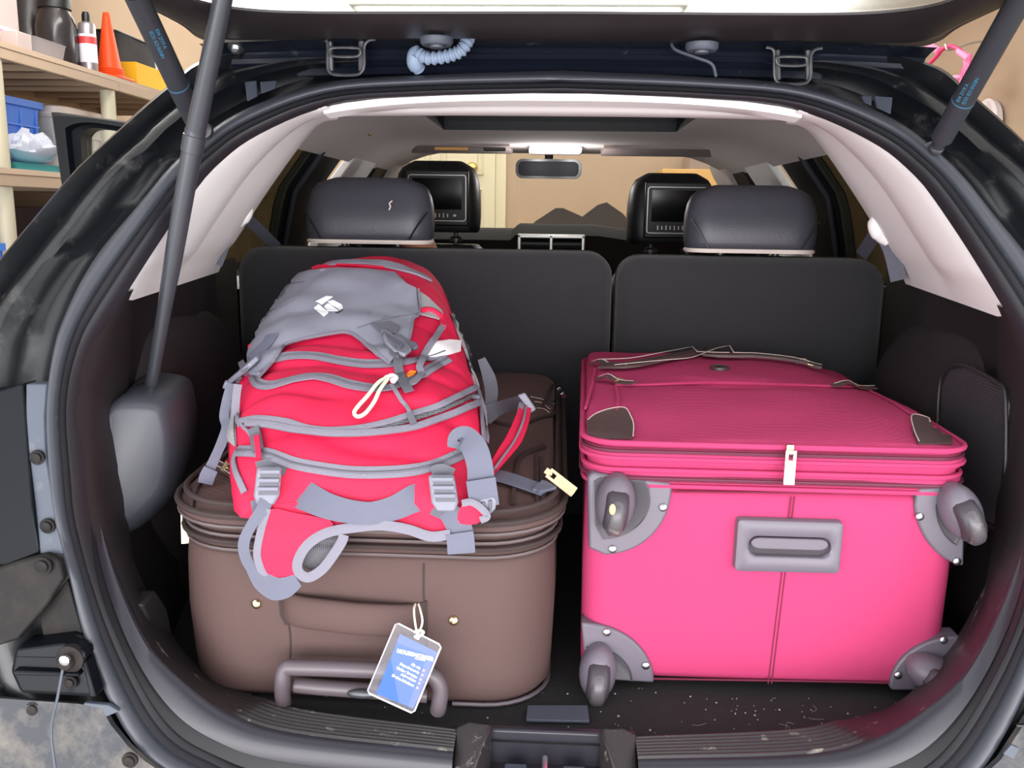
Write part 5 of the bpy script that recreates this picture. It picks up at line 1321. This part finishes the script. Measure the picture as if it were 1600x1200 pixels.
skinfig('body', [(nk + V((-.01, .03, -.38)), (.10, .07), None), (nk + V((0, .02, -.2)), (.10, .07), 0), (nk + V((.0, .01, -.075)), (.085, .05), 1), (nk + V((-.005, 0, -.01)), (.034, .034), 2), (hc + V((.012, 0, -.02)), (.045, .048), 3), (hc + V((0, 0, .03)), (.048, .055), 4),
                 (nk + V((.09, .01, -.09)), (.032, .032), 2), (nk + V((.13, .06, -.22)), (.026, .026), 6), (nk + V((.10, .16, -.30)), (.020, .020), 7), (nk + V((.08, .22, -.30)), (.016, .022), 8),
                 (nk + V((-.10, .01, -.09)), (.032, .032), 2), (nk + V((-.14, .06, -.22)), (.026, .026), 10), (nk + V((-.11, .16, -.30)), (.020, .020), 11), (nk + V((-.09, .22, -.30)), (.016, .022), 12),
                 (nk + V((.06, .2, -.42)), (.055, .055), 0), (nk + V((.06, .36, -.42)), (.042, .042), 14), (nk + V((.06, .37, -.62)), (.03, .03), 15),
                 (nk + V((-.08, .2, -.42)), (.055, .055), 0), (nk + V((-.08, .36, -.42)), (.042, .042), 17), (nk + V((-.08, .37, -.62)), (.03, .03), 18)], M_skin)
g = MB(); g.ball(hc + V((0, -.012, .022)), (.056, .058, .055), 20, 12); g.build('hair', M_hair, per)
g = MB(); rows = []
for dz, rx, ry in ((-.33, .125, .09), (-.2, .12, .088), (-.10, .112, .075), (-.075, .10, .062), (-.058, .06, .05), (-.050, .046, .044)):
    rows.append([nk + V((rx * math.cos(a), .01 + ry * math.sin(a), dz)) for a in [2 * math.pi * i / 24 for i in range(24)]])
g.grid(rows, cu=True); g.build('shirt', M_shirt, per, angle=70)

# ------------------------------------------------------------------ garage things seen past the car
M_shelf = mat('tan_shelf_plastic', (166, 142, 118), .6, var=.03); M_post = mat('pale_shelf_post', (186, 178, 154), .55, var=.02)
su = thing('shelving_unit', 'tan plastic storage shelving unit against the left garage wall', 'shelves', (-1.75, 3.0, 0))
XF, XB, SY0, SY1 = -1.5, -1.96, 2.0, 3.9
def shelf(ztop, th=.045):
    g = MB(); g.box(((XF + XB) / 2, (SY0 + SY1) / 2, ztop - .008), (XF - XB, SY1 - SY0, .016))
    for x in (XF - .008, XB + .008): g.box((x, (SY0 + SY1) / 2, ztop - th / 2), (.016, SY1 - SY0, th))
    for y in (SY0, SY1, 3.12): g.box(((XF + XB) / 2, y, ztop - th / 2), (XF - XB, .016, th))
    for i in range(12): g.box(((XF + XB) / 2, SY0 + .16 * (i + .6), ztop - .025), (XF - XB - .03, .006, .02))
    return g.build('shelf', M_shelf, su, bevel=.003)
shelf(1.735); shelf(1.402, .048); shelf(1.00); shelf(.55)
for y in (2.455, 3.085, 3.86):
    for x in (XF - .028, XB + .03):
        g = MB(); g.tube([V((x, y, 0)), V((x, y, 1.69))], .024, 16); g.build('post', M_post, su)
ZT = 1.736; ZL = 1.403
def at(px, x=-1.56):
    d = ray(px, 130); return (d.x and x / d.x)
def loc(px, x, z):                                      # a place on a shelf whose column in the photo is px
    y = 2.0
    for i in range(30):
        lo, hi = 1.0, 5.0
    best = None
    for k in range(400):
        yy = 1.6 + k * .01; q = MX.transposed() @ (V((x, yy, z)) - CAM); u = 800 + F * q.x / q.z
        if best is None or abs(u - px) < best[0]: best = (abs(u - px), yy)
    return V((x, best[1], z))
# traffic cone
p = loc(172, -1.56, ZT)
t = thing('traffic_cone', 'small orange traffic cone on the top shelf', 'traffic cone', p)
mo = mat('orange_cone_plastic', (255, 78, 14), .5, var=.03)
g = MB(); g.lathe(p, [(.046, .008), (.040, .03), (.012, .215), (.010, .222), (.003, .224)], n=24); g.build('cone_body', mo, t, angle=50)
g = MB(); g.box(p + V((0, 0, .005)), (.12, .12, .01)); g.build('cone_base', mo, t, bevel=.004)
g = MB()
for i in range(4): g.lathe(p, [(.048 - i * .0015, .012 + i * .007), (.0495 - i * .0015, .015 + i * .007), (.047 - i * .0015, .018 + i * .007)], n=24)
g.build('cone_ring', mo, t)
# spray can
p = loc(140, -1.545, ZT)
t = thing('spray_can', 'white and red spray can with a black cap beside the orange cone', 'spray can', p)
mw = mat('can_label_white', (224, 220, 232), .35); 
g = MB(); g.lathe(p, [(.026, 0), (.027, .004), (.027, .145), (.024, .153), (.020, .156)], n=24); cb = g.build('can_body', mat('can_silver', (168, 160, 165), .3, .7), t)
g = MB(); g.lathe(p, [(.0276, .03), (.0276, .118)], n=24); g.build('can_label', mw, cb)
g = MB(); g.lathe(p, [(.0279, .088), (.0279, .110)], n=24); g.build('red_label_band', mat('red_label', (200, 60, 60), .4), cb)
g = MB(); g.lathe(p, [(.013, .153), (.013, .178), (.010, .188), (.003, .19)], n=16); g.build('cap', M_blk, t)
# black jar with lid
p = loc(92, -1.62, ZT)
t = thing('storage_jar', 'large dark plastic jar with a wide black screw lid on the top shelf', 'jar', p)
mj = mat('dark_jar_plastic', (42, 38, 40), .2)
g = MB(); g.lathe(p, [(.05, 0), (.058, .006), (.062, .05), (.062, .13), (.055, .16), (.046, .175), (.044, .19)], n=28); g.build('jar_body', mj, t)
g = MB(); g.lathe(p, [(.050, .186), (.050, .25), (.047, .255), (.003, .255)], n=28); g.build('lid', M_blk, t)
# second black canister behind
p = loc(52, -1.80, ZT)
t = thing('canister', 'tall glossy black canister behind the jar on the top shelf', 'canister', p)
g = MB(); g.lathe(p, [(.07, 0), (.075, .006), (.075, .27), (.07, .28)], n=28); g.build('canister_body', mj, t)
g = MB(); g.lathe(p, [(.077, .262), (.077, .292), (.07, .296), (.003, .296)], n=28); g.build('lid', M_blk, t)
# white cartons at the left edge
p = loc(6, -1.60, ZT); mc_ = mat('pale_pink_carton', (186, 168, 164), .7)
t = thing('carton', 'pale carton with pink stripes at the left end of the top shelf', 'box', p)
g = MB(); g.box(p + V((-.01, -.03, .09)), (.09, .12, .18)); cbx = g.build('carton_body', mc_, t, bevel=.002)
g = MB(); g.box(p + V((.0362, -.03, .035)), (.002, .1, .052)); lb = g.build('carton_label', M_care, cbx)
for i in range(3):
    g = MB(); g.box(p + V((.038, -.03, .02 + i * .014)), (.002, .085, .005)); g.build('label_stripe', mat('magenta_stripe', (200, 90, 150), .6), cbx)
p = loc(26, -1.53, ZT)
t = tag(thing('small_carton', 'small low pink carton in front of the grey plastic tub', 'box', p), 'small low pink carton in front of the grey plastic tub', 'box')
g = MB(); g.box(p + V((0, 0, .022)), (.05, .07, .044)); g.build('carton_body', mc_, t, bevel=.002)
p = loc(58, -1.58, ZT)
t = thing('plastic_tub', 'flattened grey plastic tub lying before the dark jar', 'tub', p)
g = MB(); g.grid([[V((p.x + a * s_, p.y + b * s_, p.z + h)) for a, b in rrect(0, 0, .09, .19, .02, 4)] for h, s_ in ((.0, .85), (.05, 1), (.055, 1.04), (.055, .98), (.01, .82))], cu=True, cap=True); g.build('tub_body', mat('cloudy_plastic', (150, 144, 148), .35), t)
# black bag
p = loc(182, -1.78, ZT)
t = thing('tool_bag', 'black soft tool bag behind the orange cone on the top shelf', 'bag', p)
g = MB(); g.grid([[V((p.x + a * s_ + .01 * noise.noise(V((a * 20, h * 20, b * 9))), p.y + b * s_, p.z + h)) for a, b in rrect(0, 0, .20, .36, .03, 4)] for h, s_ in ((0, .92), (.01, 1), (.08, 1.02), (.16, .97), (.20, .95), (.225, .93))], cu=True, cap=True); g.build('bag_body', mat('black_bag_nylon', (24, 24, 27), .8, bump=.4, bs=60), t)
g = MB(); g.tube([V((p.x + a, p.y + b, p.z + .226)) for a, b in rrect(0, 0, .186, .335, .03, 4)], .005, 6, closed=True); g.build('bag_rim', M_blk, t)
p = loc(252, -1.76, ZT)
t = thing('white_bag', 'white rounded pouch with black edge next to the black tool bag', 'bag', p)
g = MB(); g.ball(p + V((0, 0, .097)), (.06, .08, .10), 20, 12, ex=2.5); g.build('pouch_body', mat('white_pouch', (225, 222, 230), .6), t)
g = MB(); g.ball(p + V((.012, .035, .10)), (.055, .08, .101), 20, 12, ex=2.5); g.build('black_edge', M_blk, t)
p = loc(275, -1.60, ZT)
t = thing('black_case', 'flat black case lying beyond the white pouch', 'case', p + V((0, 0, .05)))
g = MB(); g.ball(p + V((-.13, .42, .017)), (.06, .17, .016), 18, 8, ex=3); g.build('case_body', M_blk, t)
# yellow box, brown box
p = loc(215, -1.59, ZT)
t = thing('yellow_box', 'yellow cardboard box right behind the orange cone', 'box', p)
g = MB(); g.box(p + V((-.005, .03, .043)), (.12, .30, .086)); g.build('box_body', mat('yellow_card', (232, 178, 20), .7), t, bevel=.002)
p = loc(272, -1.60, ZT)
t = thing('brown_box', 'plain brown cardboard box at the far end of the top shelf', 'box', p)
g = MB(); g.box(p + V((.0, .12, .045)), (.11, .20, .09)); bb = g.build('box_body', mat('brown_card', (186, 140, 98), .8), t, bevel=.002)
g = MB(); g.box(p + V((.056, .06, .05)), (.002, .03, .02)); g.build('box_slot', M_blk, bb)
# lower shelf: blue crates, clear tub, bag, teal tray
mb_ = mat('blue_tub_plastic', (66, 130, 230), .45, var=.04)
def bin_(name, lab, p, sx_, sy_, h, m, lidm=None):
    t = thing(name, lab, 'storage bin', p)
    g = MB(); g.grid([[V((p.x + a * s_, p.y + b * s_, p.z + hh)) for a, b in rrect(0, 0, sx_, sy_, .03, 4)] for hh, s_ in ((0, .88), (h * .5, .94), (h, 1), (h, 1.05), (h - .02, 1.05), (h - .02, .99))], cu=True, cap=True); b_ = g.build('bin_body', m, t)
    g = MB()
    for i in range(5): g.box((p.x + sx_ * .485, p.y - sy_ * .4 + i * sy_ * .2, p.z + h * .47), (.006, .008, h * .8))
    for i in range(2): g.box((p.x + sx_ * .487, p.y, p.z + h * (.35 + i * .3)), (.006, sy_ * .86, .006))
    g.build('bin_rib', m, b_)
    if lidm:
        g = MB(); g.grid([[V((p.x + a * s_, p.y + b * s_, p.z + h + hh)) for a, b in rrect(0, 0, sx_ * 1.07, sy_ * 1.07, .04, 4)] for hh, s_ in ((-.012, 1), (.012, 1), (.016, .96), (.01, .9))], cu=True, cap=True); g.build('lid', lidm, t)
    return t
bin_('storage_bin', 'blue plastic storage bin on the middle shelf behind the white bag', V((-1.775, 2.64, ZL)), .32, .40, .215, mb_)
bin_('storage_bin', 'cloudy clear storage bin with a pale lid right of the blue bin', V((-1.755, 3.03, ZL)), .34, .30, .20, mat('cloudy_bin_plastic', (196, 188, 180), .35), mat('pale_lid', (216, 200, 190), .5))
p = loc(50, -1.560, ZL)
t = thing('teal_tray', 'teal flat tray lying on the front of the middle shelf', 'tray', p)
g = MB(); g.grid([[V((p.x + a * s_, p.y + b * s_, p.z + hh)) for a, b in rrect(0, 0, .10, .34, .015, 3)] for hh, s_ in ((0, .9), (.018, 1), (.020, 1.03), (.018, .97))], cu=True, cap=True); g.build('tray_body', mat('teal_plastic', (52, 160, 168), .4), t)
t = thing('plastic_bag', 'crumpled white plastic bag resting on the teal tray', 'bag', p + V((0, 0, .021)))
g = MB(); rows = []
for i in range(15):
    th = math.pi * i / 14; rows.append([p + V((0, 0, .022)) + V((.05 * math.sin(th) * math.cos(a), .11 * math.sin(th) * math.sin(a), .042 * (1 - math.cos(th)))) * (1 + .35 * noise.noise(V((math.cos(a) * 2.2, math.sin(a) * 2.2, th * 1.7)))) for a in [2 * math.pi * j / 26 for j in range(26)]])
g.grid(rows, cu=True); g.build('bag_film', mat('white_film', (186, 190, 204), .35), t, angle=25)
p = loc(20, -1.70, 1.0 + .001)
bin_('storage_bin', 'blue plastic storage bin on the lowest shelf in view', V((p.x, 2.55, 1.001)), .34, .62, .20, mb_, None)
p = V((-1.74, 3.35, 1.001)); t = thing('dark_box', 'dark brown box on the lower shelf beyond the blue bin', 'box', p)
g = MB(); g.box(p + V((0, 0, .15)), (.36, .6, .30)); g.build('box_body', mat('dark_brown_card', (62, 42, 36), .8), t, bevel=.004)

# pink bicycle hung on the right wall, round toy, boxes by the far wall
mpk = mat('pink_bike_paint', (232, 52, 122), .35); mpl = mat('pale_pink_rubber', (238, 150, 190), .6)
def Wl(a, b, x=1.80): return PX(a, b, x)
t = thing('bicycle', 'small pink bicycle with streamers hanging on the right garage wall', 'bicycle', Wl(1470, 180, 1.85))
g = MB(); g.tube(smoothpts([Wl(1400, 96), Wl(1432, 104), Wl(1446, 104), Wl(1462, 90), Wl(1472, 78), Wl(1484, 72), Wl(1496, 76), Wl(1506, 84)], 6), .010, 10); hb = g.build('handlebar', mpk, t)
g = MB(); g.tube([Wl(1450, 70), Wl(1468, 80)], .017, 12); g.build('grip', mpl, hb)
g = MB(); g.tube([Wl(1498, 80), Wl(1514, 92)], .015, 12); g.build('grip', mpl, hb)
for i in range(9):
    g = MB(); x0 = 1504 + i * 1.6; g.tube(smoothpts([Wl(x0, 84), Wl(x0 + 3 - i * .6, 100), Wl(1500 + i * 2.2, 120), Wl(1497 + i * 1.8, 142)], 4), .0055, 6); g.build('streamer', mpl if i % 2 else mat('hot_pink_film', (255, 96, 160), .3), hb)
g = MB(); g.ball(Wl(1492, 124), (.03, .07, .018), 14, 8); g.build('saddle', mpl, t)
g = MB(); g.tube([Wl(1400, 110), Wl(1398, 200), Wl(1494, 130)], .014, 10); g.tube([Wl(1494, 128), Wl(1500, 240)], .012, 10); g.build('bike_frame', mpk, t)
for yy in (Wl(1398, 240), Wl(1500, 320)):
    g = MB(); g.tube([yy + V((0, .15 * math.cos(a), .15 * math.sin(a))) for a in [2 * math.pi * i / 28 for i in range(28)]], .018, 10, closed=True); wt = g.build('bike_wheel', M_tyre, t)
    g = MB()
    for i in range(8): g.tube([yy, yy + V((0, .145 * math.cos(i * .785), .145 * math.sin(i * .785)))], .0015, 4)
    g.build('spoke', M_steel, wt)
hk = Wl(1484, 74)
t = thing('wall_hook', 'small grey wall hook holding the pink handlebar', 'hook', (2.0, hk.y, hk.z))
g = MB(); g.tube(smoothpts([V((2.0, hk.y, hk.z + .03)), V((1.90, hk.y, hk.z + .02)), V((1.80, hk.y, hk.z - .012)), V((1.775, hk.y, hk.z + .015))], 5), .005, 8); g.build('hook_arm', M_steel, t)
g = MB(); g.lathe((2.0, hk.y, hk.z + .03), [(.02, 0), (.02, .004)], (-1, 0, 0), 12); g.build('hook_plate', M_steel, t)
c = PX(1538, 196, 1.96)
t = thing('wall_disc', 'round white and turquoise toy disc on the right garage wall', 'toy', c)
g = MB(); g.lathe(c, [(.11, -.03), (.12, 0), (.11, .012), (.085, .014), (.084, .008)], (-1, 0, 0), 30); g.build('disc_rim', mat('white_toy_plastic', (232, 226, 228), .5), t)
g = MB(); g.lathe(c + V((-.006, 0, 0)), [(.084, 0), (.084, .004), (.055, .006)], (-1, 0, 0), 30); g.build('turquoise_ring', mat('turquoise_plastic', (70, 180, 205), .5), t)
g = MB(); g.lathe(c + V((-.010, 0, 0)), [(.055, 0), (.054, .004), (.003, .004)], (-1, 0, 0), 30); g.build('disc_centre', mat('peach_plastic', (226, 170, 150), .5), t)
# workbench with dark folded mats and boxes in front of the far wall
tb = thing('workbench', 'wooden workbench along the far garage wall behind the windscreen', 'bench', (.5, 5.7, 0))
g = MB(); g.box((.45, 5.70, 1.16), (1.5, .5, .04)); g.build('bench_top', mat('bench_wood', (196, 160, 104), .7), tb, bevel=.003)
for x in (-.25, 1.15):
    for y in (5.5, 5.9):
        g = MB(); g.box((x, y, .57), (.07, .07, 1.14)); g.build('leg', mat('bench_wood', (196, 160, 104), .7), tb)
md = mat('dark_rubber_mat', (52, 46, 44), .8)
for lab, apex, w_ in (('dark mat leaning on the far wall, left of the two', (870, 324), 0), ('dark rounded mat leaning on the far wall, right of the two', (942, 316), 1)):
    yb = 5.62
    if w_ == 0: P = [(815, 420), (826, 356), (836, 346), (868, 325), (880, 325), (925, 345), (925, 420)]
    else: P = [(895, 420), (900, 346), (934, 320), (948, 316), (974, 334), (982, 345), (976, 420)]
    pts = [PY(a, b, yb + .05 * w_) for a, b in P]; base = 1.181
    for q in pts: 
        if q.z < base: q.z = base
    t = thing('rubber_mat', lab, 'mat', (sum(q.x for q in pts) / len(pts), yb, base))
    g = MB(); g.prism(pts, (0, .02, 0)); g.build('mat_sheet', md, t, bevel=.003)
p = PY(1085, 262, 5.6); t = thing('cardboard_box', 'tan cardboard box on the workbench seen under the right sun visor', 'box', (p.x, 5.75, 1.181))
g = MB(); g.box((p.x + .12, 5.75, 1.181 + (p.z - 1.181) / 2), (.62, .35, p.z - 1.181 - .02)); g.build('box_body', mat('tan_card', (214, 168, 104), .8), t, bevel=.003)
t = thing('grey_box', 'grey brown box stacked on the tan cardboard box', 'box', (p.x + .15, 5.75, p.z - .018))
q = PY(1090, 242, 5.6); g = MB(); g.box((p.x + .15, 5.75, p.z + .059), (.36, .3, .15)); g.build('box_body', mat('grey_card', (150, 132, 118), .8), t, bevel=.003)
# dark cabinet and boxes seen through the right quarter window
t = thing('storage_cabinet', 'dark storage cabinet by the right garage wall behind the quarter window', 'cabinet', (1.7, 3.4, 0))
g = MB(); g.box((1.78, 3.3, .62), (.40, 1.3, 1.24)); cbt = g.build('cabinet_body', mat('dark_cabinet_paint', (92, 84, 74), .6), t, bevel=.004)
for i in range(3):
    g = MB(); g.box((1.572, 2.87 + i * .43, .62), (.02, .41, 1.16)); o = g.build('cabinet_door', mat('cabinet_door_paint', (120, 110, 96), .6), cbt, bevel=.003)
t = thing('wooden_box', 'pale wooden box on top of the dark cabinet', 'box', (1.72, 3.3, 1.24))
g = MB(); g.box((1.72, 3.35, 1.33), (.34, .6, .18)); g.build('box_body', mat('pale_wood', (206, 180, 120), .7), t, bevel=.003)
